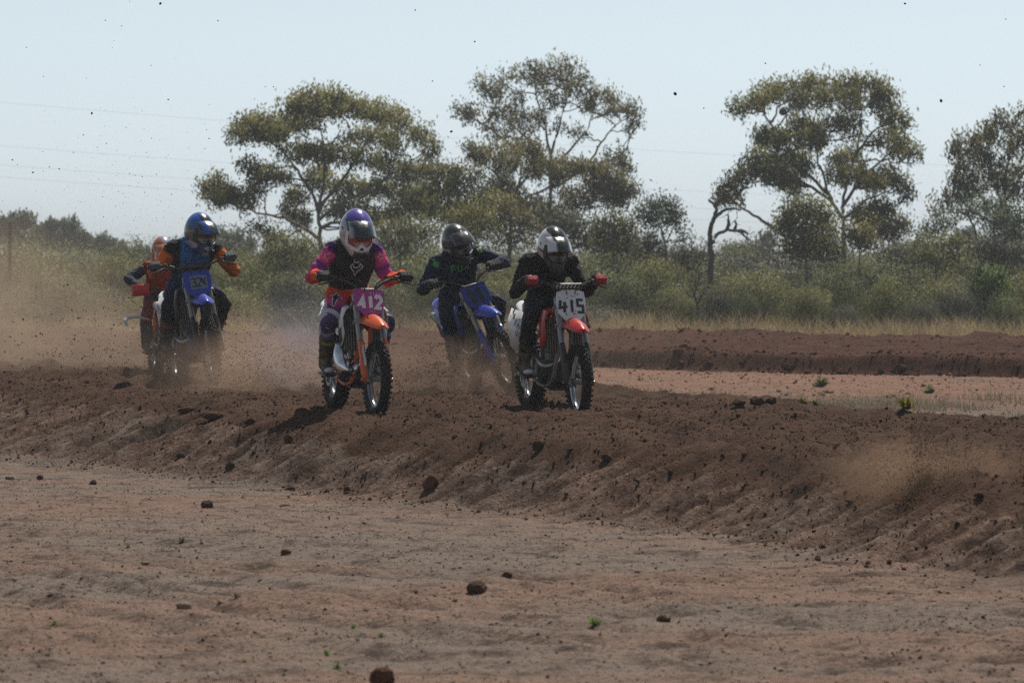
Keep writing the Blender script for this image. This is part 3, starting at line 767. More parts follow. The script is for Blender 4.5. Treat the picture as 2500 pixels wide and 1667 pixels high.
row('farthest', 142, lambda x: 592 + 10 * math.sin(x * .004 + 2), 20, 220, 420, 135, ['grey', 'salt'])
row('back', 122, lambda x: 618 if x > 1500 else 610 + 24 * math.sin(x * .006), 26, 170, 380, 135, ['grey', 'salt', 'olive'])
row('third', 113, lambda x: 652, 28, 160, 340, 185, ['grey', 'olive', 'salt', 'olive'])
row('second', 105, lambda x: 692, 26, 140, 300, 165, ['olive', 'salt', 'olive', 'grey'])
row('front', 99, lambda x: 732, 22, 120, 260, 165, ['salt', 'olive', 'grey'], x1=1500)
for a, b, w, k, d in ((60, 1215, 200, 'olive', 99), (230, 1150, 260, 'grey', 100), (370, 1190, 190, 'salt', 99), (655, 1158, 320, 'olive', 98.5), (890, 1112, 230, 'salt', 100.5), (1090, 1120, 350, 'olive', 99.5),
                      (1430, 1128, 330, 'grey', 98.5), (1700, 1185, 270, 'salt', 98), (860, 1250, 260, 'grey', 97.5), (1250, 1230, 240, 'grey', 97.5)):
    px = 1650 + a * .4783
    shrub(px, 150 + b * .4783, w * .4783, d, k, f'{KN[k]} domed shrub in the tan grass, {landmark(px)}', 'shrubs standing in the tan grass')
shrub(1650 + 1590 * .4783, 150 + 1062 * .4783, 145, 103, 'green', 'bright green leafy bush among the dull scrub', None, name='green_bush')

ORD = ['leftmost', 'second from left', 'third from left', 'fourth from left', 'fifth from left', 'sixth from left']
for lb, os_ in LAB.items():
    if len(os_) > 1:
        for q, o_ in enumerate(sorted(os_, key=lambda o: o.location.x / o.location.y)): o_['label'] = lb.replace('in the ', 'in ', 1).replace('the ', '', 1) + ', ' + ORD[min(q, 5)]
# ---- grass
def grass_mesh(pts, hmin, hmax, per, spread, rng, wid=.012):
    n = len(pts) * per
    P = np.repeat(pts, per, axis=0) + np.c_[rng.normal(size=(n, 2)) * spread, np.zeros(n)]
    h = rng.uniform(hmin, hmax, n) * np.repeat(rng.uniform(.4, 1.25, len(pts)), per)
    lean = rng.normal(size=(n, 2)) * .5
    tip = P + np.c_[lean * h[:, None], h]
    ang = rng.uniform(0, np.pi, n); S = np.c_[np.cos(ang), np.sin(ang), np.zeros(n)] * wid * .5
    mid = P * .45 + tip * .55 - np.c_[lean * h[:, None] * .15, np.zeros(n)]
    v = np.stack([P - S, P + S, mid + S * .8, tip, mid - S * .8], 1).reshape(-1, 3)
    i = np.arange(n) * 5
    me = bpy.data.meshes.new('blades')
    f4 = np.stack([i, i + 1, i + 2, i + 4], 1); f3 = np.stack([i + 4, i + 2, i + 3], 1)
    me.vertices.add(len(v)); me.vertices.foreach_set('co', v.astype(np.float32).ravel())
    lp = np.concatenate([f4.ravel(), f3.ravel()]).astype(np.int32)
    me.loops.add(len(lp)); me.loops.foreach_set('vertex_index', lp)
    me.polygons.add(2 * n)
    me.polygons.foreach_set('loop_start', np.concatenate([np.arange(n) * 4, 4 * n + np.arange(n) * 3]).astype(np.int32))
    me.update(calc_edges=True)
    add_attr(me, 'tint', np.repeat(np.clip(np.repeat(rng.normal(size=len(pts)) * .13, per) + .5 + rng.normal(size=n) * .2, 0, 1), 5))
    return me
rg = np.random.default_rng(5)
# tan tussocks behind the far track
n = 900
X = rg.uniform(-11, 12.5, n); Y = far_back(X) + 1.2 + 10 * rg.random(n) ** 1.4
keep = rg.random(n) < np.where(X > 1, 1, .35); X, Y = X[keep], Y[keep]
tag(link('dry_grass', grass_mesh(np.c_[X, Y, X * 0 - .02], .20, .66, 60, .17, rg, .013), L_TAN), 'band of tan dry tussock grass behind the far dirt track', 'grass', kind='stuff')
# thin grey grass on the flat behind the near track
n = 2400
Y = rg.uniform(43, 60, n); X = rg.uniform(0, 1, n) * (Y * .125 + 1) + 0.0
S_, W_ = sw(X, Y)
dens = np.clip((fbm(X * .9, Y * .5, 3, 5) + .22) * 2.2, 0, 1)
keep = (W_ > 16.9) & (rg.random(n) < dens) & (Y < 58.5 - .45 * X)
X, Y = X[keep], Y[keep]
tag(link('sparse_grass', grass_mesh(np.c_[X, Y, ground_z(X, Y) - .01], .03, .19, 22, .13, rg, .006), L_DEADG), 'thin grey dry grass on the flat behind the near track', 'grass', kind='stuff')
# ------------------------------------------------------------------ shapes for machines and clothing
class MB:
    """collects shapes into one mesh"""
    def __init__(self): self.v = []; self.f = []
    def add(self, V, F):
        b = len(self.v); self.v += [tuple(map(float, p)) for p in V]; self.f += [tuple(int(i) + b for i in q) for q in F]; return self
    def tube(self, P, r, sides=10, caps=True):
        P = np.asarray(P, float); rr = np.broadcast_to(np.asarray(r, float), len(P))
        n = len(P); T = np.gradient(P, axis=0); T /= np.linalg.norm(T, axis=1)[:, None] + 1e-12
        a = np.cross(T[0], (0, 0, 1.0)) if abs(T[0][2]) < .9 else np.cross(T[0], (1.0, 0, 0))
        ang = np.linspace(0, 2 * np.pi, sides, endpoint=False); V = []
        for i in range(n):
            a = a - T[i] * np.dot(a, T[i]); a = a / np.linalg.norm(a); b = np.cross(T[i], a)
            V += [P[i] + rr[i] * (a * math.cos(w) + b * math.sin(w)) for w in ang]
        self_f = [(i * sides + k, i * sides + (k + 1) % sides, (i + 1) * sides + (k + 1) % sides, (i + 1) * sides + k) for i in range(n - 1) for k in range(sides)]
        n = len(P)
        if caps: self_f += [tuple(range(sides))[::-1], tuple(range((n - 1) * sides, n * sides))]
        return self.add(V, self_f)
    def box(self, c, s, M=None, taper=1.0):
        V = []
        for z in (-.5, .5):
            k = taper if z > 0 else 1.0
            for x, y in ((-.5, -.5), (.5, -.5), (.5, .5), (-.5, .5)):
                p = Vector((x * s[0] * k, y * s[1] * k, z * s[2]))
                if M is not None: p = M @ p
                V.append(p + Vector(c))
        return self.add(V, [(3, 2, 1, 0), (4, 5, 6, 7), (0, 1, 5, 4), (1, 2, 6, 5), (2, 3, 7, 6), (3, 0, 4, 7)])
    def lathe(self, prof, c, axis='y', seg=48, closed=True):
        """prof: (radius, along axis) points"""
        n = len(prof); V = []; F = []
        for i in range(seg):
            a = 2 * math.pi * i / seg
            for r, h in prof:
                x, z = r * math.cos(a), r * math.sin(a)
                p = (x, h, z) if axis == 'y' else ((h, x, z) if axis == 'x' else (x, z, h))
                V.append((p[0] + c[0], p[1] + c[1], p[2] + c[2]))
        m = n if closed else n - 1
        for i in range(seg):
            j = (i + 1) % seg
            for k in range(m):
                l = (k + 1) % n
                F.append((i * n + k, j * n + k, j * n + l, i * n + l))
        return self.add(V, F)
    def plate(self, pts, th, bend=None):
        """pts: closed outline of 3-D points; thickness along y outward; th signed"""
        n = len(pts); A = [Vector(p) for p in pts]; B = [p + Vector((0, th, 0)) for p in A]
        return self.add(A + B, [tuple(range(n)), tuple(range(2 * n - 1, n - 1, -1))] + [(i, (i + 1) % n, n + (i + 1) % n, n + i) for i in range(n)])
    def loft(self, secs, closed=True, caps=True):
        n = len(secs[0]); V = [p for s in secs for p in s]; F = []
        m = n if closed else n - 1
        for i in range(len(secs) - 1):
            for k in range(m):
                l = (k + 1) % n
                F.append((i * n + k, i * n + l, (i + 1) * n + l, (i + 1) * n + k))
        if caps: F += [tuple(range(n))[::-1], tuple(range((len(secs) - 1) * n, len(secs) * n))]
        return self.add(V, F)
    def ellipsoid(self, c, r, seg=20, rings=12, M=None):
        V = []; F = []
        for i in range(rings + 1):
            t = math.pi * i / rings
            for j in range(seg):
                a = 2 * math.pi * j / seg
                p = Vector((r[0] * math.sin(t) * math.cos(a), r[1] * math.sin(t) * math.sin(a), r[2] * math.cos(t)))
                if M is not None: p = M @ p
                V.append(p + Vector(c))
        for i in range(rings):
            for j in range(seg):
                k = (j + 1) % seg
                F.append((i * seg + j, (i + 1) * seg + j, (i + 1) * seg + k, i * seg + k))
        return self.add(V, F)
    def capsule(self, a, b, ra, rb, seg=14, rings=5):
        a = Vector(a); b = Vector(b); ax = (b - a)
        if ax.length < 1e-6: ax = Vector((0, 0, 1))
        q = ax.to_track_quat('Z', 'Y').to_matrix(); L = (b - a).length
        V = []; F = []; rows = []
        for i in range(rings + 1):
            t = math.pi / 2 * (1 - i / rings); rows.append((-ra * math.sin(t), ra * math.cos(t)))
        for i in range(rings + 1):
            t = math.pi / 2 * i / rings; rows.append((L + rb * math.sin(t), rb * math.cos(t)))
        for z, r in rows:
            for j in range(seg):
                w = 2 * math.pi * j / seg
                V.append(q @ Vector((max(r, 1e-4) * math.cos(w), max(r, 1e-4) * math.sin(w), z)) + a)
        for i in range(len(rows) - 1):
            for j in range(seg):
                k = (j + 1) % seg
                F.append((i * seg + j, i * seg + k, (i + 1) * seg + k, (i + 1) * seg + j))
        return self.add(V, F)
    def mesh(self, name, M=None, ang=38, solid=None):
        me = bpy.data.meshes.new(name); me.from_pydata(self.v, [], self.f)
        if M is not None: me.transform(M)
        bm = bmesh.new(); bm.from_mesh(me)
        bmesh.ops.remove_doubles(bm, verts=bm.verts, dist=1e-5)
        bmesh.ops.recalc_face_normals(bm, faces=bm.faces)
        bm.to_mesh(me); bm.free()
        for p in me.polygons: p.use_smooth = True
        me.set_sharp_from_angle(angle=R(ang))
        return me
    def build(self, name, mat, parent, M=None, ang=38, bevel=0.0, solid=0.0):
        o = link(name, self.mesh(name, M, ang), mat, parent)
        if solid: md = o.modifiers.new('s', 'SOLIDIFY'); md.thickness = solid; md.offset = 0
        if bevel: md = o.modifiers.new('b', 'BEVEL'); md.width = bevel; md.segments = 2; md.limit_method = 'ANGLE'; md.angle_limit = R(35)
        return o

def spline(P, n=24):
    """Catmull-Rom through points (works for any dimension)"""
    P = np.asarray(P, float); Q = np.vstack([2 * P[0] - P[1], P, 2 * P[-1] - P[-2]])
    t = np.linspace(0, len(P) - 1 - 1e-6, n); i = t.astype(int); f = (t - i)[:, None]
    a, b, c, d = Q[i], Q[i + 1], Q[i + 2], Q[i + 3]
    return .5 * (2 * b + (c - a) * f + (2 * a - 5 * b + 4 * c - d) * f ** 2 + (3 * b - a - 3 * c + d) * f ** 3)

def remeshed(mb, voxel, smooth=3, name='m'):
    me = mb.mesh(name)
    o = bpy.data.objects.new(name, me); COL.objects.link(o)
    md = o.modifiers.new('r', 'REMESH'); md.mode = 'VOXEL'; md.voxel_size = voxel; md.use_smooth_shade = True
    if smooth:
        sm = o.modifiers.new('s', 'SMOOTH'); sm.factor = .5; sm.iterations = smooth
    dg = bpy.context.evaluated_depsgraph_get()
    out = bpy.data.meshes.new_from_object(o.evaluated_get(dg), depsgraph=dg)
    bpy.data.objects.remove(o); out.name = name
    out.polygons.foreach_set('use_smooth', np.ones(len(out.polygons), dtype=bool))
    return out

# ---- print: strokes laid on a surface
GLY = {'0': [[(0, .2), (0, .8), (.3, 1), (.7, 1), (1, .8), (1, .2), (.7, 0), (.3, 0), (0, .2)]],
       '1': [[(.2, .8), (.55, 1), (.55, 0)]], 'I': [[(.5, 1), (.5, 0)]],
       '2': [[(0, .8), (.25, 1), (.75, 1), (1, .8), (1, .6), (0, 0), (1, 0)]],
       '3': [[(0, .9), (.5, 1), (.9, .8), (.85, .6), (.4, .53), (.9, .42), (1, .2), (.6, 0), (0, .1)]],
       '4': [[(.7, 0), (.7, 1), (0, .35), (1, .35)]],
       '4h': [[(.15, 1), (0, .4), (1.1, .45)], [(.75, .85), (.65, 0)]], '4x': [[(0, .9), (.3, .35), (1, .1)], [(.75, 1), (.5, .1)]],
       '5': [[(1, 1), (.1, 1), (.05, .55), (.6, .6), (.95, .4), (.9, .1), (.4, 0), (0, .1)]],
       '5b': [[(1, 1), (.1, 1), (.1, .52), (.95, .52), (.95, 0), (0, 0)]],
       'F': [[(0, 0), (0, 1), (1, 1)], [(0, .52), (.8, .52)]], 'O': [[(.2, 1), (0, .8), (0, .2), (.25, 0), (.75, 0), (1, .2), (1, .8), (.8, 1)]],
       'X': [[(0, 0), (1, 1)], [(0, 1), (1, 0)]]}
def ribbon(mb, pts, wd, fn, close=False):
    P = [Vector(p) for p in pts]; n = len(P); L = []; Rr = []
    for i in range(n):
        a = P[i] - P[i - 1] if (i > 0 or close) else P[1] - P[0]
        b = P[(i + 1) % n] - P[i] if (i < n - 1 or close) else a
        if a.length < 1e-9: a = b
        if b.length < 1e-9: b = a
        a = a.normalized(); b = b.normalized(); t = (a + b)
        t = t.normalized() if t.length > .2 else a
        nrm = Vector((-t.y, t.x)); k = min(1.8, 1 / max(.4, nrm.dot(Vector((-a.y, a.x)))))
        L.append(P[i] + nrm * wd * .5 * k); Rr.append(P[i] - nrm * wd * .5 * k)
    V = []; F = []
    seq = list(range(n)) + ([0] if close else [])
    for q in range(len(seq) - 1):
        i, j = seq[q], seq[q + 1]
        sub = max(1, int((P[j] - P[i]).length / .02))
        for s in range(sub):
            a, b = s / sub, (s + 1) / sub; k = len(V)
            V += [L[i].lerp(L[j], a), Rr[i].lerp(Rr[j], a), Rr[i].lerp(Rr[j], b), L[i].lerp(L[j], b)]; F.append((k, k + 1, k + 2, k + 3))
    mb.add([fn(p.x, p.y) for p in V], F)
def glyphs(text, u0, v0, w, h, gap, wd, fn, slant=0.0):
    mb = MB(); u = u0
    for ch in text:
        for st in GLY[ch]:
            ribbon(mb, [(u + x * w + slant * y * h, v0 + y * h) for x, y in st], wd, fn)
        u += w + gap
    return mb
FOXHEAD = [(-1, .55), (-.62, .95), (-.5, .5), (-.15, .35), (.15, .35), (.5, .5), (.62, .95), (1, .55), (.72, .1), (.3, -.25), (.12, -.7), (0, -.85), (-.12, -.7), (-.3, -.25), (-.72, .1)]
STAR = [(0, 1), (.25, .3), (.95, .3), (.4, -.12), (.6, -.8), (0, -.38), (-.6, -.8), (-.4, -.12), (-.95, .3), (-.25, .3)]

# ---- materials
def m_paint(name, col, rough=.35, dirt=.35, metallic=0.0, spec=.5, dirtcol=(.16, .095, .065)):
    t = NT(name); v = t.coords()
    n = t.noise(v, 9, 6, .7); n2 = t.noise(v, 60, 3, .6)
    f = t.math('MULTIPLY', t.ramp(t.math('ADD', t.math('MULTIPLY', n, .75), t.math('MULTIPLY', n2, .3)), [(.48, 0.0), (.68, 1.0)]), dirt)
    c = t.mix(f, col, dirtcol)
    r = t.math('ADD', rough, t.math('MULTIPLY', f, .5))
    return t.done(t.principled(c, r, t.bump(n2, .12, .004), metallic=metallic, spec=spec))
def m_cloth(name, rough=.85, dirt=.15):
    t = NT(name); v = t.coords()
    a = t.n('ShaderNodeAttribute', attribute_name='Col')
    n = t.noise(v, 14, 5, .6); n2 = t.noise(v, 220, 2, .5)
    f = t.math('MULTIPLY', t.ramp(n, [(.45, 0.0), (.75, 1.0)]), dirt)
    c = t.mix(f, a.outputs['Color'], (.15, .095, .07))
    w = t.noise(t.coords(scale=(1, 1, 2.2)), 9, 3, .5)
    h = t.math('ADD', t.math('MULTIPLY', w, 1.0), t.math('MULTIPLY', n2, .06))
    return t.done(t.principled(c, rough, t.bump(h, 1.0, .07), spec=.25))
def m_print(name, col, rough=.45):
    return m_paint(name, col, rough, .25)

K_RUB = m_paint('rubber_tyre', (.016, .015, .015), .75, .75, spec=.3, dirtcol=(.085, .05, .036))
K_BLACK = m_paint('black_plastic', (.016, .016, .018), .45, .45)
K_STEEL = m_paint('steel', (.42, .42, .43), .32, .35, metallic=.9)
K_ALLOY = m_paint('cast_alloy', (.30, .29, .28), .45, .6, metallic=.7)
K_CHROME = m_paint('chrome', (.68, .70, .74), .16, .18, metallic=1.0)
K_DISC = m_paint('disc_steel', (.33, .33, .34), .3, .3, metallic=.9)
K_RAD = m_paint('radiator_fins', (.17, .165, .155), .5, .55, metallic=.5)
K_ENG = m_paint('engine_black', (.035, .034, .034), .5, .55, metallic=.3)
K_DARKV = m_paint('visor_dark', (.018, .015, .014), .12, .15, spec=.6)
CLOTH = m_cloth('rider_cloth')
K_HEL = None
def m_helmet():
    t = NT('helmet_shell'); v = t.coords()
    a = t.n('ShaderNodeAttribute', attribute_name='Col')
    n = t.noise(v, 25, 5, .65)
    f = t.math('MULTIPLY', t.ramp(n, [(.5, 0.0), (.72, 1.0)]), .35)
    c = t.mix(f, a.outputs['Color'], (.15, .095, .07))
    return t.done(t.principled(c, t.math('ADD', .22, t.math('MULTIPLY', f, .6)), spec=.5, Coat_Weight=.3, Coat_Roughness=.1))
K_HEL = m_helmet()

# ------------------------------------------------------------------ the motocross bike
RF, RRW, WB = .305, .285, 1.27
FA = Vector((WB, 0, RF)); FDIR = Vector((-math.sin(R(27)), 0, math.cos(R(27))))
HEAD = FA + FDIR * .70 + Vector((-.035, 0, 0))

def wheel(parent, c, Rad, tw, rim_m, name, seed, M=None):
    rng = random.Random(seed)
    w = empty(name, (0, 0, 0), parent)
    prof = []
    for k in range(14):
        a = 2 * math.pi * k / 14; prof.append((Rad - .012 - tw * .95 + tw * .95 * math.cos(a), tw * math.sin(a) * 1.0))
    mb = MB().lathe(prof, c, 'y', 56)
    rows = [(-.78, 40), (-.42, 36), (0, 36), (.42, 36), (.78, 40)]
    for q, (off, nk) in enumerate(rows):
        for i in range(nk):
            a = 2 * math.pi * (i + .5 * (q % 2)) / nk
            tilt = off * .75; rr = Rad - .006 - .03 * off * off
            ny = tw * off * 1.15
            Rm = Matrix.Rotation(-a, 3, 'Y') @ Matrix.Rotation(tilt, 3, 'Z').to_3x3()
            p = Vector((rr * math.cos(a), ny, rr * math.sin(a)))
            mb.box(Vector(c) + p, (.022 * rng.uniform(.85, 1.1), tw * .30, .020), Rm)
    mb.build('tyre', K_RUB, w, M)
    ri = Rad - .012 - tw * 1.75
    MB().lathe([(ri + .012, -.022), (ri + .012, .022), (ri - .004, .020), (ri - .012, .008), (ri - .012, -.008), (ri - .004, -.020)], c, 'y', 56).build('rim', rim_m, w, M)
    MB().lathe([(.036, -.05), (.036, -.04), (.022, -.03), (.022, .03), (.036, .04), (.036, .05), (.008, .055), (.008, -.055)], c, 'y', 20).build('hub', K_ALLOY, w, M)
    sp = MB()
    for i in range(32):
        a = 2 * math.pi * i / 32; s = 1 if i % 2 else -1; b = a + (.32 if (i // 2) % 2 else -.32)
        sp.tube([(c[0] + .034 * math.cos(b), c[1] + s * .045, c[2] + .034 * math.sin(b)), (c[0] + ri * math.cos(a), c[1] + s * .006, c[2] + ri * math.sin(a))], .0022, 4, False)
    sp.build('spokes', K_STEEL, w, M)
    dm = MB()
    dm.lathe([(.105, -.066), (.105, -.063), (.078, -.063), (.078, -.066)] if name == 'rear_wheel' else [(.11, .066), (.11, .069), (.082, .069), (.082, .066)], c, 'y', 40)
    for i in range(5):
        a = 2 * math.pi * i / 5; y0 = -.0645 if name == 'rear_wheel' else .0675
        dm.tube([(c[0] + .03 * math.cos(a), y0, c[2] + .03 * math.sin(a)), (c[0] + .085 * math.cos(a + .3), y0, c[2] + .085 * math.sin(a + .3))], .005, 5)
    dm.build('brake_disc', K_DISC, w, M)
    return w

def grip_point(s, steer):
    """middle of a grip in bike space"""
    return steer @ Vector((.865, s * .345, 1.105))

def make_bike(P):
    """P: options for colours and details; returns the root and the steering matrix"""
    root = empty('dirt_bike')
    st = Matrix.Translation(HEAD) @ Matrix.Rotation(P.get('steer', 0), 4, FDIR) @ Matrix.Translation(-HEAD)
    stb = st @ Matrix.Diagonal((1, P.get('bar_w', 1.0), 1, 1))
    c1, c2, fork_m, guard_m = P['main'], P['second'], P['fork'], P['guard']
    # wheels
    fw = wheel(root, FA, RF, .041, P['rim'], 'front_wheel', 1, st)
    rw = wheel(root, Vector((0, 0, RRW)), RRW, .052, P['rim'], 'rear_wheel', 2)
    # fork legs
    for s in (1, -1):
        off = Vector((0, s * .098, 0))
        leg = MB().tube([FA + off + FDIR * .28, FA + off + FDIR * .30, FA + off + FDIR * .74, FA + off + FDIR * .75], [.022, .0265, .0265, .024], 14).build('fork_tube', fork_m, root, st)
        MB().tube([FA + off + FDIR * (-.02), FA + off + FDIR * .32], .019, 12).build('slider', K_CHROME, leg, st)
        MB().box(FA + off + Vector((0, -s * .02, 0)), (.055, .035, .075), Matrix.Rotation(R(-27), 3, 'Y')).build('axle_clamp', K_ALLOY, leg, st, bevel=.006)
        g = MB(); n = Vector((math.cos(R(27)), 0, math.sin(R(27))))
        secs = []
        for t_, w_, d_ in ((-.03, .022, .012), (.04, .030, .028), (.18, .029, .030), (.30, .027, .030), (.34, .022, .022)):
            b = FA + off + FDIR * t_
            secs.append([b + n * d_ * .3 + Vector((0, s * w_, 0)), b + n * d_ + Vector((0, s * w_ * .75, 0)), b + n * (d_ + .010), b + n * d_ + Vector((0, -s * w_ * .6, 0)), b + n * d_ * .3 + Vector((0, -s * w_ * .7, 0))])
        go_ = g.loft(secs, closed=False, caps=False).build('fork_guard', guard_m, root, st, solid=.004)
        if P.get('guard_print'):
            gp = MB(); ribbon(gp, [(0, .10), (.004, .16), (-.003, .22), (.0, .28)], .020, lambda u_, v: FA + off + FDIR * v + n * .047 + Vector((0, u_, 0)))
            gp.build('guard_print', P['guard_print'], go_, st)
    for t_, nm in ((.66, 'triple_clamp'), (.50, 'lower_clamp')):
        b = FA + FDIR * t_ + Vector((-.015, 0, 0))
        MB().box(b, (.075, .265, .035), Matrix.Rotation(R(-27), 3, 'Y')).build(nm, K_ALLOY, root, st, bevel=.01)
    # axle
    MB().tube([FA + Vector((0, -.13, 0)), FA + Vector((0, .13, 0))], .011, 10).build('front_axle', K_STEEL, root, st)
    MB().tube([(0, -.14, RRW), (0, .14, RRW)], .012, 10).build('rear_axle', K_STEEL, root)
    MB().box(FA + Vector((-.075, .075, .07)), (.07, .04, .085), Matrix.Rotation(R(-35), 3, 'Y')).build('brake_caliper', K_ALLOY, root, st, bevel=.008)
    # front fender: arched loft
    secs = []
    for x, z, w_, cr in ((.80, .70, .050, .02), (.90, .775, .075, .022), (1.00, .800, .092, .030), (1.10, .808, .096, .034), (1.22, .797, .090, .032), (1.33, .772, .074, .026), (1.41, .742, .048, .018), (1.44, .728, .02, .008)):
        row_ = []
        for k in range(9):
            q = -1 + k / 4; dz = -abs(q) ** 2.4 * (cr + .030 * (w_ / .096)) + (.008 if abs(q) < .3 else 0)
            row_.append((x, q * w_, z + dz))
        secs.append(row_)
    MB().loft(secs, closed=False, caps=False).build('front_fender', c1, root, st, ang=50, solid=.005)
    # number plate
    pc = FA + FDIR * .675 + Vector((.085, 0, 0)); pu = Vector((0, 1, 0)); pv = Vector((-math.sin(R(20)), 0, math.cos(R(20)))); pn = Vector((math.cos(R(20)), 0, math.sin(R(20))))
    def pf(u, v, off=.0): return pc + pu * u + pv * v + pn * (off - 1.4 * u * u)
    out = P['plate_shape']
    mb = MB(); pts = []
    for i in range(len(out)):
        a, b = Vector(out[i]), Vector(out[(i + 1) % len(out)])
        for k in range(4): pts.append(a.lerp(b, k / 4))
    n = len(pts)
    ctr = [(0, 0)] + []
    V = [pf(p.x, p.y, .004) for p in pts] + [pf(p.x, p.y, -.004) for p in pts] + [pf(0, 0, .004), pf(0, 0, -.004)]
    mid = [pf(p.x * .5, p.y * .5, .004) for p in pts]
    F = []
    for i in range(n):
        j = (i + 1) % n; m0 = 2 * n + 2
        F += [(i, j, m0 + j, m0 + i), (m0 + i, m0 + j, 2 * n), (i, j, n + j, n + i), (n + j, n + i, 2 * n + 1)]
    plate = mb.add(V + mid, F).build('number_plate', P['plate'], root, st, ang=50)
    for gl, gm in P['plate_print'](lambda u, v: pf(u, v, .0075)):
        gl.build('plate_print', gm, plate, st)
    # handlebar, grips, levers
    bar = spline([(.865, -.40, 1.105), (.875, -.27, 1.10), (.905, -.15, 1.065), (.925, -.06, 1.005), (.93, 0, 1.0), (.925, .06, 1.005), (.905, .15, 1.065), (.875, .27, 1.10), (.865, .40, 1.105)], 41)
    hb_ = MB().tube(bar, .0115, 10).build('handlebar', P['bar'], root, stb)
    for s in (1, -1):
        MB().tube([(.866, s * .285, 1.101), (.865, s * .29, 1.102), (.864, s * .40, 1.105), (.864, s * .405, 1.105)], [.02, .0165, .0165, .02], 12).build('grip', K_BLACK, hb_, stb)
        MB().tube(spline([(.89, s * .262, 1.095), (.925, s * .275, 1.078), (.935, s * .33, 1.060), (.928, s * .385, 1.048), (.924, s * .40, 1.048)], 14), np.linspace(.008, .0055, 14), 8).build('lever', P['lever'], hb_, stb)
        MB().box((.893, s * .255, 1.10), (.045, .035, .034)).build('perch', K_BLACK, hb_, stb, bevel=.006)
        MB().tube(spline([(.90, s * .24, 1.095), (1.0, s * .17, 1.10), (1.03, s * .06, 1.06), (.98, s * .02, .90)], 16), .0045, 6, False).build('cable', K_BLACK, hb_, stb)
    if P.get('pad'):
        pad = MB().tube([(.893, -.125, 1.062), (.893, -.12, 1.062), (.893, .12, 1.062), (.893, .125, 1.062)], [.02, .028, .028, .02], 14).build('bar_pad', P['pad'], root, st)
        if P.get('pad_print'):
            MB_ = MB()
            for k in range(7): ribbon(MB_, [(-.095 + k * .03, -.012), (-.085 + k * .03, .012)], .011, lambda u, v: (.893 + .0292 * math.cos(v / .03), u, 1.062 + .0292 * math.sin(v / .03)))
            MB_.build('pad_print', P['pad_print'], pad, st)
    MB().box((.925, 0, 1.0), (.05, .13, .035)).build('bar_clamp', K_ALLOY, root, st, bevel=.006)
    if P.get('handguards'):
        for s in (1, -1):
            g = MB(); secs = []
            for y, x0 in ((.24, .93), (.30, .955), (.36, .955), (.42, .93), (.44, .89)):
                k = 1 - .25 * abs(y - .34) / .1
                secs.append([(x0, s * y, 1.155), (x0 + .012, s * y, 1.10), (x0 + .008, s * y, 1.03), (x0 - .01, s * y, 1.0 + .02 * k)])
            g.loft(secs, closed=False, caps=False).build('handguard', P['handguards'], root, st, ang=60, solid=.006)
    # head tube, frame
    fm = P['frame']
    MB().tube([FA + FDIR * .49 + Vector((-.035, 0, 0)), FA + FDIR * .68 + Vector((-.035, 0, 0))], .028, 12).build('head_tube', fm, root)
    fr = MB()
    h0 = HEAD + FDIR * (-.12)
    for s in (1, -1):
        fr.tube(spline([h0 + Vector((-.01, s * .02, 0)), (.87, s * .05, .58), (.80, s * .07, .30), (.66, s * .085, .235), (.42, s * .085, .26), (.36, s * .095, .40), (.40, s * .09, .62), (h0.x - .08, s * .04, h0.z - .02)], 40), .016, 8)
        fr.tube([(.44, s * .085, .66), (.10, s * .075, .77), (-.12, s * .06, .80)], .010, 7)
        fr.tube([(.37, s * .09, .42), (.08, s * .08, .74)], .009, 7)
    fr.build('frame', fm, root)
    sw_ = MB()
    for s in (1, -1): sw_.tube([(.36, s * .075, .36), (.22, s * .095, .345), (-.03, s * .105, RRW)], [.026, .026, .019], 8)
    sw_.box((.30, 0, .355), (.06, .16, .05)); sw_.build('swingarm', P.get('swing', K_ALLOY), root)
    MB().tube([(.30, 0, .40), (.40, 0, .70)], .035, 12).build('shock', K_STEEL, root)
    # engine
    eng = MB().box((.56, 0, .345), (.27, .17, .19)).build('engine', K_ENG, root, bevel=.025)
    for s in (1, -1):
        MB().lathe([(.085, s * .085), (.085, s * .115), (.07, s * .125), (.0, s * .128)], (.60, 0, .335), 'y', 24, False).build('engine_cover', P.get('cover', K_ENG), eng)
        MB().lathe([(.06, s * .085), (.058, s * .11), (.0, s * .115)], (.485, 0, .36), 'y', 20, False).build('clutch_cover', K_ALLOY if s < 0 else K_ENG, eng)
    cyl = MB()
    for k in range(7): cyl.box((.63 - .006 * k, 0, .455 + k * .018), (.135, .13, .010))
    cyl.box((.62, 0, .51), (.10, .10, .13)); cyl.build('cylinder', K_ALLOY, eng)
    # radiators with louvres and shrouds
    for s in (1, -1):
        rd = MB().box((.835, s * .105, .665), (.032, .115, .30), Matrix.Rotation(R(-10), 3, 'Y')).build('radiator', K_RAD, root, bevel=.006)
        lv = MB()
        for k in range(5): lv.box((.868 + .0, s * (.062 + k * .0215), .665), (.022, .006, .285), Matrix.Rotation(R(-10), 3, 'Y') @ Matrix.Rotation(s * .5, 3, 'Z'))
        lv.build('louvres', P.get('louvre', K_RAD), rd)
        secs = []
        for x, z0, z1, y in ((.905, .66, .865, .182), (.875, .575, .878, .190), (.81, .535, .878, .188), (.72, .56, .868, .168), (.60, .66, .865, .135), (.50, .745, .855, .105)):
            secs.append([(x, s * (y - .012), z0), (x, s * y, z0 * .75 + z1 * .25), (x, s * (y + .004), z0 * .4 + z1 * .6), (x, s * (y - .02), z1 - .02), (x - .01, s * (y - .055), z1)])
        sh = MB().loft(secs, closed=False, caps=False).build('shroud', P['shroud'], root, ang=45, solid=.006)
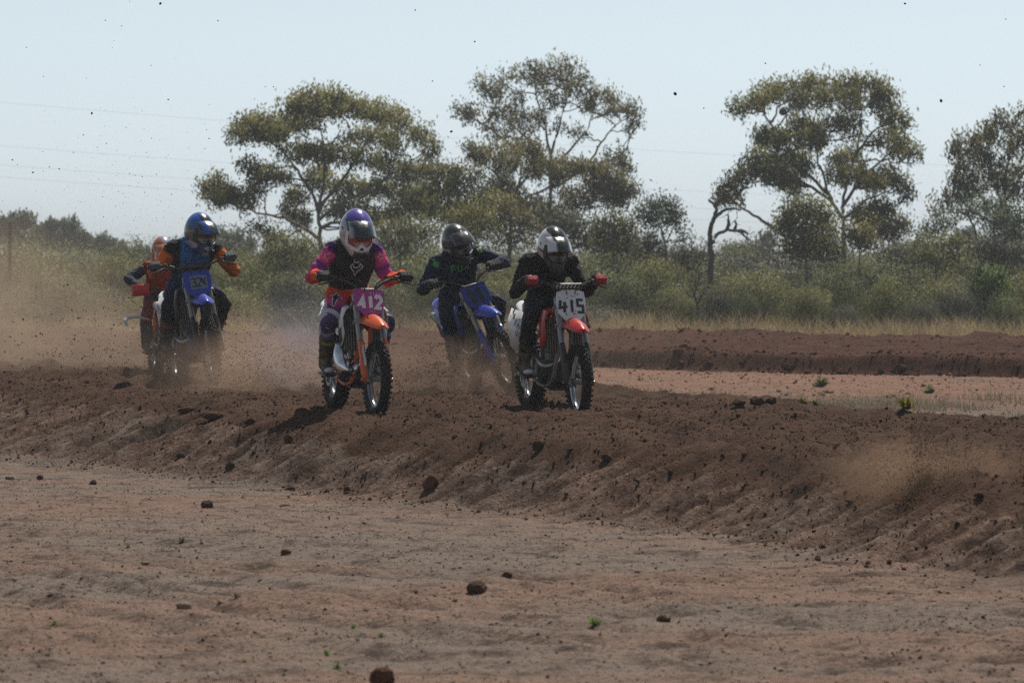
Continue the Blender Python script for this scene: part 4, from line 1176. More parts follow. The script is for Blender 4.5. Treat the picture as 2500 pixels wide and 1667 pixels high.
        if P.get('shroud2'):
            secs = [[(x, s * (y + .006), z0), (x, s * (y + .010), (z0 + z1) / 2), (x, s * (y + .006), z1)] for x, z0, z1, y in ((.885, .60, .72, .186), (.83, .56, .70, .186), (.74, .60, .72, .168), (.64, .66, .76, .146))]
            MB().loft(secs, closed=False, caps=False).build('shroud_graphic', P['shroud2'], sh, solid=.003)
    # tank, seat, tail
    secs = []
    for x, zt, zb, w_ in ((.92, .88, .80, .05), (.84, .90, .74, .105), (.72, .895, .70, .115), (.60, .875, .70, .085), (.52, .86, .72, .07)):
        secs.append([(x, w_ * math.cos(a) * (1 if math.sin(a) < 0 else .95), (zt + zb) / 2 + (zt - zb) / 2 * math.sin(a)) for a in np.linspace(0, 2 * math.pi, 12, endpoint=False)])
    MB().loft(secs).build('tank', P['tank'], root, ang=60)
    MB().lathe([(.03, 0), (.03, .022), (.0, .026)], (.80, 0, .895), 'z', 16, False).build('tank_cap', K_BLACK, root)
    secs = []
    for x, zt, w_ in ((.74, .885, .055), (.62, .868, .07), (.42, .845, .085), (.20, .85, .09), (.02, .88, .085), (-.08, .895, .07)):
        secs.append([(x, -w_, zt - .085), (x, -w_ * 1.02, zt - .03), (x, -w_ * .7, zt), (x, 0, zt + .008), (x, w_ * .7, zt), (x, w_ * 1.02, zt - .03), (x, w_, zt - .085)])
    MB().loft(secs).build('seat', P['seat'], root, ang=60)
    secs = []
    for x, z, w_ in ((.05, .80, .08), (-.05, .83, .088), (-.15, .855, .088), (-.24, .875, .075), (-.31, .885, .05)):
        secs.append([(x, q * w_, z - abs(q) ** 2 * .035) for q in (-1, -.8, -.4, 0, .4, .8, 1)])
    MB().loft(secs, closed=False, caps=False).build('rear_fender', P['tail'], root, ang=60, solid=.006)
    for s in (1, -1):
        secs = []
        for x, z0, z1, y in ((.36, .64, .76, .115), (.26, .56, .80, .14), (.10, .54, .82, .150), (-.03, .56, .82, .145), (-.09, .64, .825, .13)) if not P.get('big_side') else ((.36, .62, .76, .12), (.26, .52, .80, .155), (.10, .48, .82, .175), (-.06, .52, .825, .178), (-.16, .64, .83, .165)):
            secs.append([(x, s * (y - .01), z0), (x, s * y, (z0 + z1) / 2), (x, s * (y - .03), z1)])
        sp = MB().loft(secs, closed=False, caps=False).build('side_panel', P['side'], root, ang=45, solid=.006)
        if s < 0 and P.get('side_print'):
            def sf(u, v): return (.11 - u, -(.184 + .006), .69 + v)
            for gl, gm in P['side_print'](sf): gl.build('side_print', gm, sp)
    # exhaust
    if P.get('pipe'):
        pth = spline([(.70, -.02, .50), (.78, -.03, .44), (.84, -.085, .37), (.835, -.135, .36), (.80, -.165, .42), (.76, -.165, .52), (.66, -.15, .60), (.50, -.14, .62), (.30, -.15, .63)], 48)
        rr = np.interp(np.linspace(0, 1, 48), [0, .12, .28, .45, .58, .72, .85, 1], [.022, .028, .05, .066, .062, .042, .024, .02])
        MB().tube(pth, rr, 16).build('exhaust_pipe', P['pipe'], root)
        MB().tube([(.30, -.135, .63), (.26, -.13, .64), (-.06, -.12, .74), (-.10, -.12, .75)], [.02, .032, .032, .022], 14).build('silencer', K_ALLOY, root)
    else:
        MB().tube(spline([(.70, 0, .50), (.78, -.04, .44), (.76, -.12, .40), (.62, -.145, .45), (.40, -.15, .58), (.2, -.16, .66)], 30), .023, 12).build('exhaust_pipe', P.get('header', K_STEEL), root)
        MB().tube([(.20, -.14, .66), (.16, -.135, .67), (-.12, -.125, .76), (-.16, -.125, .77)], [.022, .034, .034, .024], 14).build('silencer', K_ALLOY, root)
    # foot pegs, pedals, chain
    for s in (1, -1):
        MB().box((.44, s * .18, .30), (.05, .085, .022)).build('foot_peg', K_STEEL, root, bevel=.004)
        MB().tube(spline([(.44, s * .13, .29), (.54, s * .145, .27), (.64, s * .15, .29), (.67, s * .165, .30)], 12), .008, 7).build('pedal', K_STEEL, root)
    ch = MB()
    for z0, z1 in ((.345, .335), (.295, .235)):
        ch.box((.22, .10, (z0 + z1) / 2), (.42, .012, .014), Matrix.Rotation(math.atan2(z1 - z0, .42), 3, 'Y'))
    ch.lathe([(.095, .094), (.095, .106), (.07, .106), (.07, .094)], (0, 0, RRW), 'y', 30); ch.build('chain', K_STEEL, root)
    MB().box((.68, 0, .232), (.25, .20, .018), Matrix.Rotation(R(8), 3, 'Y')).build('skid_plate', K_BLACK, root, bevel=.005)
    return root, stb
# ------------------------------------------------------------------ riders
def ik(S, H, a, b, pole):
    S = Vector(S); H = Vector(H); d = H - S; L = min(d.length, (a + b) * .995); u = d.normalized()
    x = (a * a - b * b + L * L) / (2 * L); h = math.sqrt(max(a * a - x * x, 1e-5))
    p = Vector(pole); p = (p - u * p.dot(u)).normalized()
    return S + u * x + p * h

def seg_nearest(V, segs):
    """nearest limb of every vertex: index and position along it"""
    best = np.full(len(V), 1e9); idx = np.zeros(len(V), int); tt = np.zeros(len(V))
    for i, (nm, a, b, ra, rb) in enumerate(segs):
        a = np.array(a); b = np.array(b); ab = b - a; L2 = max(ab @ ab, 1e-9)
        t = np.clip(((V - a) @ ab) / L2, 0, 1)
        dist = np.linalg.norm(V - (a + t[:, None] * ab), axis=1) - (ra + (rb - ra) * t)
        m = dist < best; best[m] = dist[m]; idx[m] = i; tt[m] = t[m]
    return idx, tt

def grad(stops, t):
    p = [s[0] for s in stops]; c = np.array([s[1] for s in stops])
    return np.stack([np.interp(t, p, c[:, k]) for k in range(3)], 1)

def paint(me, segs, scheme, jitter=.0):
    n = len(me.vertices); V = np.zeros(n * 3); me.vertices.foreach_get('co', V); V = V.reshape(-1, 3)
    idx, tt = seg_nearest(V, segs); C = np.zeros((n, 3))
    for i, s in enumerate(segs):
        m = idx == i
        if not m.any(): continue
        sc = scheme.get(s[0]) or scheme.get(s[0].split('_')[0]) or scheme['all']
        C[m] = sc(V[m], tt[m]) if callable(sc) else grad(sc, tt[m])
    add_color(me, 'Col', C)

def wrinkle(me, amp=.004, sc=26, seed=1):
    n = len(me.vertices); V = np.zeros(n * 3); N = np.zeros(n * 3)
    me.vertices.foreach_get('co', V); me.vertices.foreach_get('normal', N)
    V = V.reshape(-1, 3); N = N.reshape(-1, 3)
    w = fbm(V[:, 0] * sc + V[:, 2] * sc * .7, V[:, 2] * sc * 1.3 + V[:, 1] * sc, 3, seed)
    w2 = fbm(V[:, 1] * sc * .4 + 3, V[:, 2] * sc * .5 + V[:, 0] * 4, 2, seed + 5)
    V = V + N * (amp * (np.abs(w) * 1.6 - .4) + amp * 1.3 * w2)[:, None]
    me.vertices.foreach_set('co', V.astype(np.float32).ravel()); me.update()

def helmet(parent, M, P):
    nt, npz = 132, 66; V = []; F = []
    def surf(th, ph, k=1.0):
        x = .152 * math.cos(ph) * math.cos(th); y = .114 * math.cos(ph) * math.sin(th); z = .152 * math.sin(ph)
        c = max(0, math.cos(th)) ** 1.6 * max(0, 1 - ((ph + .62) / .62) ** 2)
        x += .062 * c; y *= 1 - .16 * c; z -= .034 * c
        if ph > .2: x -= .012 * (ph - .2)
        return Vector((x * k, y * k, z * k))
    p0, p1 = R(-66), R(90)
    for j in range(npz + 1):
        for i in range(nt): V.append(surf(2 * math.pi * i / nt - math.pi, p0 + (p1 - p0) * j / npz))
    for j in range(npz):
        ph = p0 + (p1 - p0) * (j + .5) / npz
        for i in range(nt):
            th = 2 * math.pi * (i + .5) / nt - math.pi
            top = R(21); bot = R(-15) + R(4) * (abs(th) < R(14))
            if abs(th) < R(60) - max(0, ph) * .2 and bot < ph < top: continue
            k = (i + 1) % nt
            F.append((j * nt + i, j * nt + k, (j + 1) * nt + k, (j + 1) * nt + i))
    me = bpy.data.meshes.new('helmet'); me.from_pydata(V, [], F)
    A = np.array(V); cols = np.array([P['helmet_col'](a[0], a[1], a[2]) for a in A]); add_color(me, 'Col', cols)
    me.polygons.foreach_set('use_smooth', np.ones(len(me.polygons), bool))
    me.transform(M)
    o = link('helmet', me, K_HEL, parent)
    md = o.modifiers.new('s', 'SOLIDIFY'); md.thickness = .010; md.offset = -1
    # peak
    secs = []
    for q in range(9):
        e = q / 8; row_ = []
        for k in range(13):
            u_ = -1 + k / 6
            b = surf(u_ * R(66), R(56) - abs(u_) * R(16), 1.025)
            tip = Vector((.232 - .060 * u_ * u_, u_ * .096, .066 + P.get('peak', 0) - .030 * u_ * u_))
            p = b.lerp(tip, e); p.z += .016 * math.sin(math.pi * e) + .006 * (abs(abs(u_) - .5) < .2)
            row_.append(p)
        secs.append(row_)
    mb = MB().loft(secs, closed=False, caps=False)
    me = mb.mesh('peak'); pk = np.array([v.co[:] for v in me.vertices]); add_color(me, 'Col', np.array([P['peak_col'](a[0], a[1], a[2]) for a in pk])); me.transform(M)
    pko = link('peak', me, K_HEL, o); md = pko.modifiers.new('s', 'SOLIDIFY'); md.thickness = .006
    # goggles: frame and lens
    def patch(t0, t1, f0, f1, k, n1=26, n2=9, notch=0):
        S = []
        for j in range(n2):
            S.append([surf(t0 + (t1 - t0) * i / (n1 - 1), f0 + (f1 - f0) * j / (n2 - 1) + (notch * max(0, 1 - abs(t0 + (t1 - t0) * i / (n1 - 1)) / R(16)) * (1 - j / (n2 - 1))), k) for i in range(n1)])
        return S
    fr = MB()
    ou = patch(R(-59), R(59), R(-15), R(20), .985, notch=R(9)); inn = patch(R(-47), R(47), R(-8.5), R(14.5), 1.0, notch=R(9))
    n1, n2 = 26, 9
    def rim(S): return S[0] + [S[j][-1] for j in range(1, n2)] + S[-1][::-1][1:] + [S[j][0] for j in range(n2 - 2, 0, -1)]
    a, b = rim(ou), rim(inn)
    fr.loft([a, [p * 1.03 for p in a], [p * 1.035 for p in b], b], closed=True, caps=False).build('goggle_frame', P['goggle'], o, M, ang=60)
    MB().loft(patch(R(-48), R(48), R(-9), R(15), .99, notch=R(9)), closed=False, caps=False).build('goggle_lens', P['lens'], o, M, ang=80)
    MB().ellipsoid((0, 0, 0), (.132, .098, .128)).build('helmet_lining', K_BLACK, o, M)
    vt = MB()
    for s in (-1, 0, 1): vt.box((.205 - .012 * abs(s), s * .034, -.088), (.012, .024, .020))
    vt.build('chin_vent', K_BLACK, o, M, bevel=.003)
    for s in (-1, 1):
        MB().lathe([(.014, 0), (.014, .006), (.0, .008)], (0.02, s * .112, .035), 'y', 12, False).build('peak_screw', P.get('screw', K_BLACK), o, M)
    return o

def make_glove(parent, G, gax, f, u, W, mat, side):
    """a fist closed round the grip: palm, four fingers, thumb; gax points to the bar end"""
    mb = MB(); G = Vector(G)
    ts = (-.040, -.014, .012, .036); ln = (1.0, 1.08, 1.03, .85)
    mb.capsule(W, G - f * .035 + u * .022, .030, .034)
    for t_ in (-.03, 0, .03):
        mb.capsule(G - f * .035 + u * .020 + gax * t_ * .8, G + f * .012 + u * .032 + gax * t_, .021, .017)
    for t_, l in zip(ts, ln):
        k0 = G + gax * t_ + f * .014 + u * .034
        k1 = G + gax * t_ + f * (.040 * l) + u * .010
        k2 = G + gax * t_ + f * (.030 * l) - u * .024
        k3 = G + gax * t_ + f * .004 - u * .031
        mb.capsule(k0, k1, .0125, .0115); mb.capsule(k1, k2, .0115, .0105); mb.capsule(k2, k3, .0105, .009)
    b0 = G - f * .040 + u * .005 - gax * .035; b1 = G - f * .020 - u * .026 - gax * .050; b2 = G + f * .014 - u * .030 - gax * .046
    mb.capsule(b0, b1, .016, .0125); mb.capsule(b1, b2, .0125, .010)
    me = remeshed(mb, .0055, 2, 'glove')
    return link('glove', me, mat, parent)

def make_rider(P, Mb, st, Mr):
    root = empty('person'); root.matrix_world = Mr
    Ti = Mr.inverted() @ Mb
    hipz, hipx = P['hip']; chest = Vector(P['chest']); head = Vector(P['head'])
    sc = P.get('size', 1.0); bk = P.get('bulk', 1.0)
    segs = []; mb = MB()
    def S(nm, a, b, ra, rb):
        a = Vector(a); b = Vector(b); segs.append((nm, a, b, ra, rb)); mb.capsule(a, b, ra, rb)
    hip = Vector((hipx, P.get('hipy', 0), hipz)); waist = hip.lerp(chest, .42) + Vector((-.03, 0, 0))
    for s in (-1, 1):
        o = Vector((0, s * .055 * bk, 0))
        S('pelvis', hip + o * 1.1, waist + o * .9, .112 * bk, .098 * bk)
        S('torso', waist + o * .9, chest + o * 1.15, .100 * bk, .118 * bk)
        S('torso', chest + o * 1.15, chest + Vector((.02, s * .075, .10)), .112, .082)
    neck = chest + Vector((.03, 0, .15))
    S('neck', chest + Vector((.02, 0, .10)), neck.lerp(head, .35), .062, .052)
    hd = MB()
    wr = {}
    for s, nm in ((-1, 'r'), (1, 'l')):
        sh = chest + Vector((.015, s * .185, .085)) * 1.0
        S('shoulder_' + nm, chest + Vector((.01, s * .10, .095)), sh, .078, .070)
        G = Ti @ grip_point(s, st); Ge = Ti @ (st @ Vector((.864, s * .40, 1.105)))
        gax = (Ge - G).normalized(); up = Vector(P.get('wrist_up', (-.1, 0, 1))).normalized(); f = gax.cross(up) * s * 1.0
        f = f.normalized()
        if f.x < 0: f = -f
        u_ = f.cross(gax) if (f.cross(gax)).z > 0 else gax.cross(f)
        W = G - f * .085 + u_ * .020 - gax * .004
        el = ik(sh, W, .275 * sc, .245 * sc, P['pole_' + nm])
        S('uarm_' + nm, sh, el, .068 * bk, .054 * bk); S('farm_' + nm, el, W, .057 * bk, .040)
        mb.ellipsoid(el, (.053, .053, .053))
        wr[nm] = (G, gax, f, u_, W)
        hp = hip + Vector((.02, s * .085, -.01)); an = Ti @ Vector((.43, s * .205, .385))
        kn = ik(hp, an, .40 * sc, .40 * sc, P.get('knee_' + nm, (1, s * .35, .25)))
        S('thigh_' + nm, hp, kn, .108 * bk, .074 * bk); S('shin_' + nm, kn, an, .068, .055)
        wr['leg' + nm] = (kn, an)
        ft = Ti.to_3x3()
        wr['ft' + nm] = (Ti @ Vector((.40, s * .205, .345)), Ti @ Vector((.60, s * .21, .335)))
    S('head', head + Vector((-.01, 0, -.02)), head + Vector((.0, 0, .03)), .085, .085)
    me = remeshed(mb, .0125, 4, 'body'); wrinkle(me, .015, 15, P.get('seed', 1))
    paint(me, segs, P['scheme'])
    body = link('body', me, CLOTH, root)
    bvh = BVHTree.FromPolygons([v.co for v in me.vertices], [p.vertices for p in me.polygons])
    surf_bvh = bvh
    if P.get('vest'):
        vb = MB()
        for s in (-1, 1):
            o = Vector((0, s * .055, 0)); w0 = waist.lerp(hip, .25)
            vb.capsule(w0 + o * .9, chest + o * 1.2, .112, .134); vb.capsule(chest + o * 1.2, chest + Vector((.02, s * .085, .105)), .128, .090)
        vm = remeshed(vb, .0125, 4, 'vest'); wrinkle(vm, .003, 14, 9)
        vo = link('vest', vm, P['vest'], root)
        surf_bvh = BVHTree.FromPolygons([v.co for v in vm.vertices], [p.vertices for p in vm.polygons])
    for fnp in P.get('prints', ()):
        fnp(root, bvh, surf_bvh, segs)
    for nm in 'rl':
        G, gax, f, u_, W = wr[nm]
        g = make_glove(root, G, gax, f, u_, W, P['glove'], nm)
        MB().tube([W + (W - G) * .18, W - (W - G) * .22], .040, 12).build('cuff', P.get('cuff', P['glove']), g)
        # boot
        kn, an = wr['leg' + nm]; heel, toe = wr['ft' + nm]
        top = kn.lerp(an, .36); ub = (top - an).normalized(); fwd = (toe - heel).normalized()
        bb = MB(); bb.capsule(top, an + ub * .10, .072, .060); bb.capsule(an + ub * .10, heel + ub * .04, .060, .052)
        bb.capsule(heel + ub * .035 - fwd * .02, toe - fwd * .03 + ub * .012, .048, .042); bb.capsule(an + ub * .04, toe - fwd * .06 + ub * .02, .052, .040)
        bm_ = remeshed(bb, .011, 2, 'boot'); wrinkle(bm_, .004, 18, 3)
        bsegs = [('shaft', top, an, .07, .06), ('foot', heel, toe, .05, .045)]
        paint(bm_, bsegs, P['boot_scheme'])
        bo = link('boot', bm_, CLOTH_BOOT, root)
        lat = fwd.cross(ub).normalized(); Mx = Matrix((fwd, lat, ub)).transposed()
        MB().box(heel.lerp(toe, .5) - ub * .040, (.26, .088, .022), Mx).build('sole', P.get('sole', K_BLACK), bo, bevel=.008)
        out = lat if (lat.y > 0) == (nm == 'l') else -lat
        for q in (.12, .42, .72):
            c = top.lerp(an, q) + out * (.068 - .010 * q) + fwd * .015
            MB().box(c, (.05, .014, .022), Mx).build('buckle', P.get('buckle', K_ALLOY), bo, bevel=.003)
        tc = toe + ub * .008 - fwd * .012
        MB().ellipsoid(tc, (.052, .046, .030), M=Mx).build('toe_cap', P.get('toecap', K_BLACK), bo)
        if P.get('knee_guard'):
            kb = MB(); d_ = (kn - (wr['leg' + nm][1] + hip) / 2).normalized()
            kb.ellipsoid(kn + d_ * .022 - ub * .02, (.064, .074, .110), M=Mx)
            k_ = remeshed(kb, .012, 2, 'knee_guard'); ko = link('knee_guard', k_, P['knee_guard'][0], root)
            kb2 = MB(); q0 = kn.lerp(hip + Vector((.02, (1 if nm == 'l' else -1) * .085, 0)), .16); ax_ = (hip - kn).normalized()
            kb2.tube([q0 - ax_ * .022, q0 - ax_ * .018, q0 + ax_ * .018, q0 + ax_ * .022], [.080, .090, .092, .082], 22); kb2.build('knee_band', P['knee_guard'][1], ko)
            o2 = kn + d_ * .062 - ub * .045; ring = [o2 + Mx @ Vector((-.012 * abs(math.sin(w)), .048 * math.sin(w), .062 * math.cos(w))) for w in np.linspace(R(75), R(285), 18)]
            MB().tube(np.array([v[:] for v in ring]), .008, 6).build('knee_piping', P['knee_guard'][1], ko)
    HM = Matrix.Translation(head) @ Matrix.Rotation(P.get('head_yaw', 0), 4, 'Z') @ Matrix.Rotation(P.get('head_pitch', .25), 4, 'Y') @ Matrix.Rotation(P.get('head_roll', 0), 4, 'X') @ Matrix.Scale(P.get('hsc', 1.12), 4)
    helmet(root, HM, P)
    return root

def m_boot():
    t = NT('boot_leather'); v = t.coords()
    a = t.n('ShaderNodeAttribute', attribute_name='Col'); n = t.noise(v, 18, 5, .65)
    c = t.mix(t.math('MULTIPLY', t.ramp(n, [(.45, 0.0), (.62, 1.0)]), .55), a.outputs['Color'], (.14, .085, .06))
    return t.done(t.principled(c, .6, t.bump(n, .4, .01), spec=.35))
CLOTH_BOOT = m_boot()

def body_print(strokes, wd, mat, name='print', closed=False, front=True):
    """strokes in (y, z) of rider space, laid on the clothing seen from ahead"""
    def go(root, bvh, sb, segs):
        def fn(u_, v):
            h = sb.ray_cast(Vector((2, u_, v)), Vector((-1, 0, 0)))
            if h[0] is None: return Vector((.8, u_, v))
            return h[0] + h[1] * .004 + Vector((.003, 0, 0))
        mb = MB()
        for st_ in strokes: ribbon(mb, st_, wd, fn, closed)
        mb.build(name, mat, root, ang=80)
    return go
def limb_print(seg, t, shape, size, wd, mat, name='logo', fill=False, look=(1, 0, .25)):
    """an outline laid on a limb, seen from ahead"""
    def go(root, bvh, sb, segs):
        s = next(q for q in segs if q[0] == seg); a, b = Vector(s[1]), Vector(s[2]); c = a.lerp(b, t)
        ax = (b - a).normalized(); lk = Vector(look).normalized(); lk = (lk - ax * lk.dot(ax)).normalized(); lat = ax.cross(lk)
        def fn(u_, v):
            o = c + lat * u_ - ax * v
            h = bvh.ray_cast(o + lk * .3, -lk)
            return (h[0] + h[1] * .004) if h[0] is not None else o + lk * .06
        mb = MB(); pts = [(x * size, y * size) for x, y in shape]
        if fill:
            n = len(pts)
            for q in range(5):
                k0, k1 = q / 5, (q + 1) / 5
                V = [fn(x * k0, y * k0) for x, y in pts] + [fn(x * k1, y * k1) for x, y in pts]
                mb.add(V, [(i, (i + 1) % n, n + (i + 1) % n, n + i) for i in range(n)])
        else: ribbon(mb, pts, wd, fn, True)
        mb.build(name, mat, root, ang=80)
    return go
def flat(c): return [(0, c), (1, c)]
# ------------------------------------------------------------------ the five bikes and riders
ORANGE = m_paint('orange_plastic', (.72, .105, .018), .32, .3)
RED = m_paint('red_plastic', (.52, .018, .022), .3, .3)
WHITE = m_paint('white_plastic', (.72, .73, .76), .35, .3)
BLUE = m_paint('blue_plastic', (.018, .045, .40), .3, .3)
BLUE_D = m_paint('dark_blue_plastic', (.012, .028, .20), .35, .4)
MAGENTA = m_paint('magenta_plastic', (.42, .035, .27), .35, .25)
GREYF = m_paint('fork_grey', (.30, .31, .32), .3, .35, metallic=.7)
GREYT = m_paint('fork_tan', (.32, .28, .23), .35, .45, metallic=.6)
P_WHITE = m_print('white_print', (.74, .74, .76)); P_BLACK = m_print('black_print', (.012, .012, .013)); P_GREY = m_print('grey_print', (.17, .20, .27))
P_SILV = m_print('silver_print', (.50, .50, .52)); P_GREEN = m_print('green_print', (.04, .34, .04)); P_NAVY = m_print('navy_print', (.018, .018, .075)); P_PINK = m_print('pink_print', (.80, .32, .45))
G_BLACK = m_paint('glove_black', (.018, .018, .02), .8, .3); G_RED = m_paint('glove_red', (.33, .015, .03), .75, .3); G_GREY = m_paint('glove_grey', (.06, .075, .09), .75, .3)
LENS_R = m_paint('lens_red', (.30, .03, .03), .1, .15, spec=.8); LENS_B = m_paint('lens_brown', (.085, .05, .035), .12, .2, spec=.7)
VEST = m_paint('vest_black', (.02, .019, .02), .7, .3, spec=.3)
KG_W = m_paint('knee_white', (.60, .58, .66), .7, .35); KG_P = m_paint('knee_purple', (.05, .03, .13), .6, .25)
BAR_S = K_STEEL

PL_412 = [(-.125, .125), (-.05, .118), (-.03, .095), (.03, .095), (.05, .118), (.125, .105), (.125, .0), (.10, -.07), (.02, -.125), (-.06, -.10), (-.125, -.02)]
PL_BOX = [(-.12, .12), (.12, .12), (.125, .0), (.10, -.08), (.04, -.12), (-.04, -.12), (-.10, -.08), (-.125, .0)]
PL_ROUND = [(-.115, .125), (-.08, .135), (.08, .135), (.115, .125), (.125, .04), (.115, -.05), (.06, -.12), (0, -.135), (-.06, -.12), (-.115, -.05), (-.125, .04)]

def pr412(fn):
    d = glyphs('4I2', -.092, -.045, .050, .098, .018, .031, fn)
    e = MB()
    for k in range(4): ribbon(e, [(.005 + k * .026, .062), (.005 + k * .026, .086)], .008, fn)
    for k in range(3): ribbon(e, [(-.01 + k * .016, -.082), (-.002 + k * .016, -.070)], .006, fn)
    return [(d, P_WHITE), (e, P_PINK)]
def pr415(fn):
    sp = MB(); rr = random.Random(3)
    for k in range(26):
        u_, v = rr.uniform(-.11, .08), rr.uniform(-.07, .11); ribbon(sp, [(u_, v), (u_ + .004, v - rr.uniform(.003, .012))], rr.uniform(.003, .006), lambda a, b: Vector(fn(a, b)) + Vector((.001, 0, 0)))
    return [(glyphs(['4h', 'I', '5b'], -.098, -.05, .054, .105, .017, .022, fn), P_BLACK), (sp, K_RUB)]
def pr324(fn):
    patch = MB(); ribbon(patch, [(-.068, .012), (-.03, .012), (.02, .012), (.085, .012)], .125, lambda a, b: Vector(fn(a, b)) - Vector((.002, 0, 0)))
    return [(patch, P_GREY), (glyphs(['3', '2', '4x'], -.058, -.028, .040, .082, .008, .0105, lambda a, b: Vector(fn(a, b)) + Vector((.003, 0, 0))), P_BLACK)]
def pr11(fn):
    m = MB()
    for u_ in (-.055, .022): ribbon(m, [(u_, .075), (u_ + .022, -.06)], .040, fn)
    return [(m, P_BLACK)]
def pr_or(fn):
    m = MB(); ribbon(m, [(0, .02), (.03, .055), (.06, .02), (.03, -.02)], .016, fn, True)
    return [(m, P_WHITE)]
def side415(fn):
    a = R(-52)
    def g(u_, v):
        u2, v2 = u_ * math.cos(a) - v * math.sin(a), u_ * math.sin(a) + v * math.cos(a)
        return fn(-u2 - .02, v2 + .03)
    return [(glyphs(['4h', 'I', '5b'], -.115, -.05, .062, .10, .016, .020, g), P_BLACK)]

# clothing colours
NAVY = (.022, .026, .085); PURP = (.125, .030, .235); MAG = (.70, .05, .28); REDO = (.70, .055, .030); ORG = (.78, .125, .018)
def torso412(V, t): return np.where((V[:, 2] < 1.10)[:, None], np.array(ORG), np.array((.02, .02, .03)))
S412 = {'torso': torso412, 'pelvis': flat(ORG), 'neck': flat((.02, .02, .025)), 'head': flat((.02, .02, .025)), 'shoulder': [(0, (.02, .02, .03)), (.45, NAVY), (1, (.10, .025, .16))],
        'uarm': [(0, (.30, .03, .17)), (.18, (.80, .09, .28)), (.42, (.78, .08, .27)), (.55, PURP), (.85, MAG), (1, (.62, .04, .13))], 'farm': [(0, (.62, .04, .13)), (.35, REDO), (1, ORG)],
        'thigh': [(0, ORG), (.25, REDO), (.5, MAG), (.75, PURP), (1, (.07, .03, .17))], 'shin': [(0, (.55, .50, .62)), (.3, (.07, .03, .17)), (1, NAVY)]}
def thigh412(V, t):
    C = grad([(0, ORG), (.25, REDO), (.5, MAG), (.75, PURP), (1, (.09, .035, .20))], t)
    C[(np.abs(V[:, 1]) > .185 + .07 * t) & (V[:, 2] < .97)] = (.62, .58, .66); return C
S412['thigh'] = thigh412
def torso324(V, t):
    y = np.abs(V[:, 1]); return np.where((y > .135)[:, None], np.array((.012, .012, .014)), np.array((.036, .14, .36)))
OR2 = (.62, .16, .022)
S324 = {'torso': torso324, 'pelvis': flat((.020, .050, .14)), 'neck': flat((.02, .02, .02)), 'head': flat((.02, .02, .02)), 'shoulder': [(0, (.036, .14, .36)), (.35, (.012, .012, .014)), (1, (.012, .012, .014))],
        'uarm': [(0, (.012, .012, .014)), (.20, (.014, .012, .012)), (.28, OR2), (1, OR2)], 'farm': [(0, OR2), (.8, OR2), (1, (.05, .03, .02))],
        'thigh': [(0, (.018, .04, .12)), (.6, (.02, .03, .07)), (1, (.015, .015, .02))], 'shin': flat((.014, .014, .018))}
DN = (.014, .022, .052)
S11 = {'all': flat(DN), 'neck': flat((.015, .015, .02)), 'head': flat((.02, .02, .02)), 'thigh': flat((.016, .022, .045)), 'farm': [(0, DN), (.75, DN), (1, (.07, .08, .10))]}
BK = (.0125, .0120, .0130)
S415 = {'all': flat(BK), 'pelvis': [(0, (.016, .016, .02)), (1, BK)], 'thigh': flat((.018, .020, .026))}
S5 = {'torso': flat((.36, .065, .022)), 'pelvis': flat((.03, .03, .06)), 'neck': flat((.02, .02, .02)), 'head': flat((.02, .02, .02)), 'shoulder': flat((.36, .07, .022)), 'uarm': [(0, (.36, .07, .022)), (.3, (.03, .035, .07)), (1, (.03, .035, .07))],
      'farm': flat((.025, .03, .06)), 'thigh': [(0, (.03, .03, .06)), (.5, (.22, .02, .03)), (1, (.22, .02, .03))], 'shin': flat((.04, .05, .10))}

def boot_s(base, acc=None, bands=()):
    def f(V, t):
        C = np.tile(np.array(base), (len(V), 1)).astype(float)
        for a, b, c in bands: C[(t > a) & (t < b)] = c
        return C
    return {'shaft': f, 'foot': flat(acc or base)}

# helmet colours in helmet space: x ahead, z up
def h412(x, y, z):
    if z > .055 and x > -.06 and not (y < -.05 and z < .11): return (.11, .075, .40)
    if z > -.02: return (.045, .06, .075) if abs(y) < .09 and x > 0 else (.33, .36, .42)
    if x > .12 and z < -.06 and abs(y) < .05: return (.05, .05, .06)
    return (.52, .52, .54) if z > -.075 or x > .1 else (.20, .20, .22)
def h324(x, y, z):
    if z > .07: return (.03, .11, .46) if (abs(y) > .045 or x < .0) else (.015, .018, .03)
    if y < -.06 and -.04 < z < .05: return (.10, .085, .075)
    if z < -.05: return (.02, .04, .20) if (math.sin(y * 90) > -.2) else (.30, .34, .40)
    return (.025, .075, .26)
def h11(x, y, z):
    if z > -.01: return (.030, .031, .034)
    if abs(z + .025) < .012: return (.30, .31, .33)
    return (.016, .016, .018)
def h415(x, y, z):
    if z > .01 and z < .125 and (y < -.03 - .3 * max(0, z - .06) or y > .085): return (.66, .67, .70)
    if z > .01: return (.012, .020, .022)
    if z < -.03 and x > .10 and abs(y) < .05: return (.05, .05, .052)
    if y < -.07 and -.05 < z < -.01: return (.45, .45, .47)
    return (.03, .03, .032)
def h5(x, y, z):
    if z > .05: return (.30, .30, .34) if y > -.03 else (.45, .14, .06)
    return (.48, .07, .02) if abs(y) > .06 or z < -.06 else (.12, .13, .17)

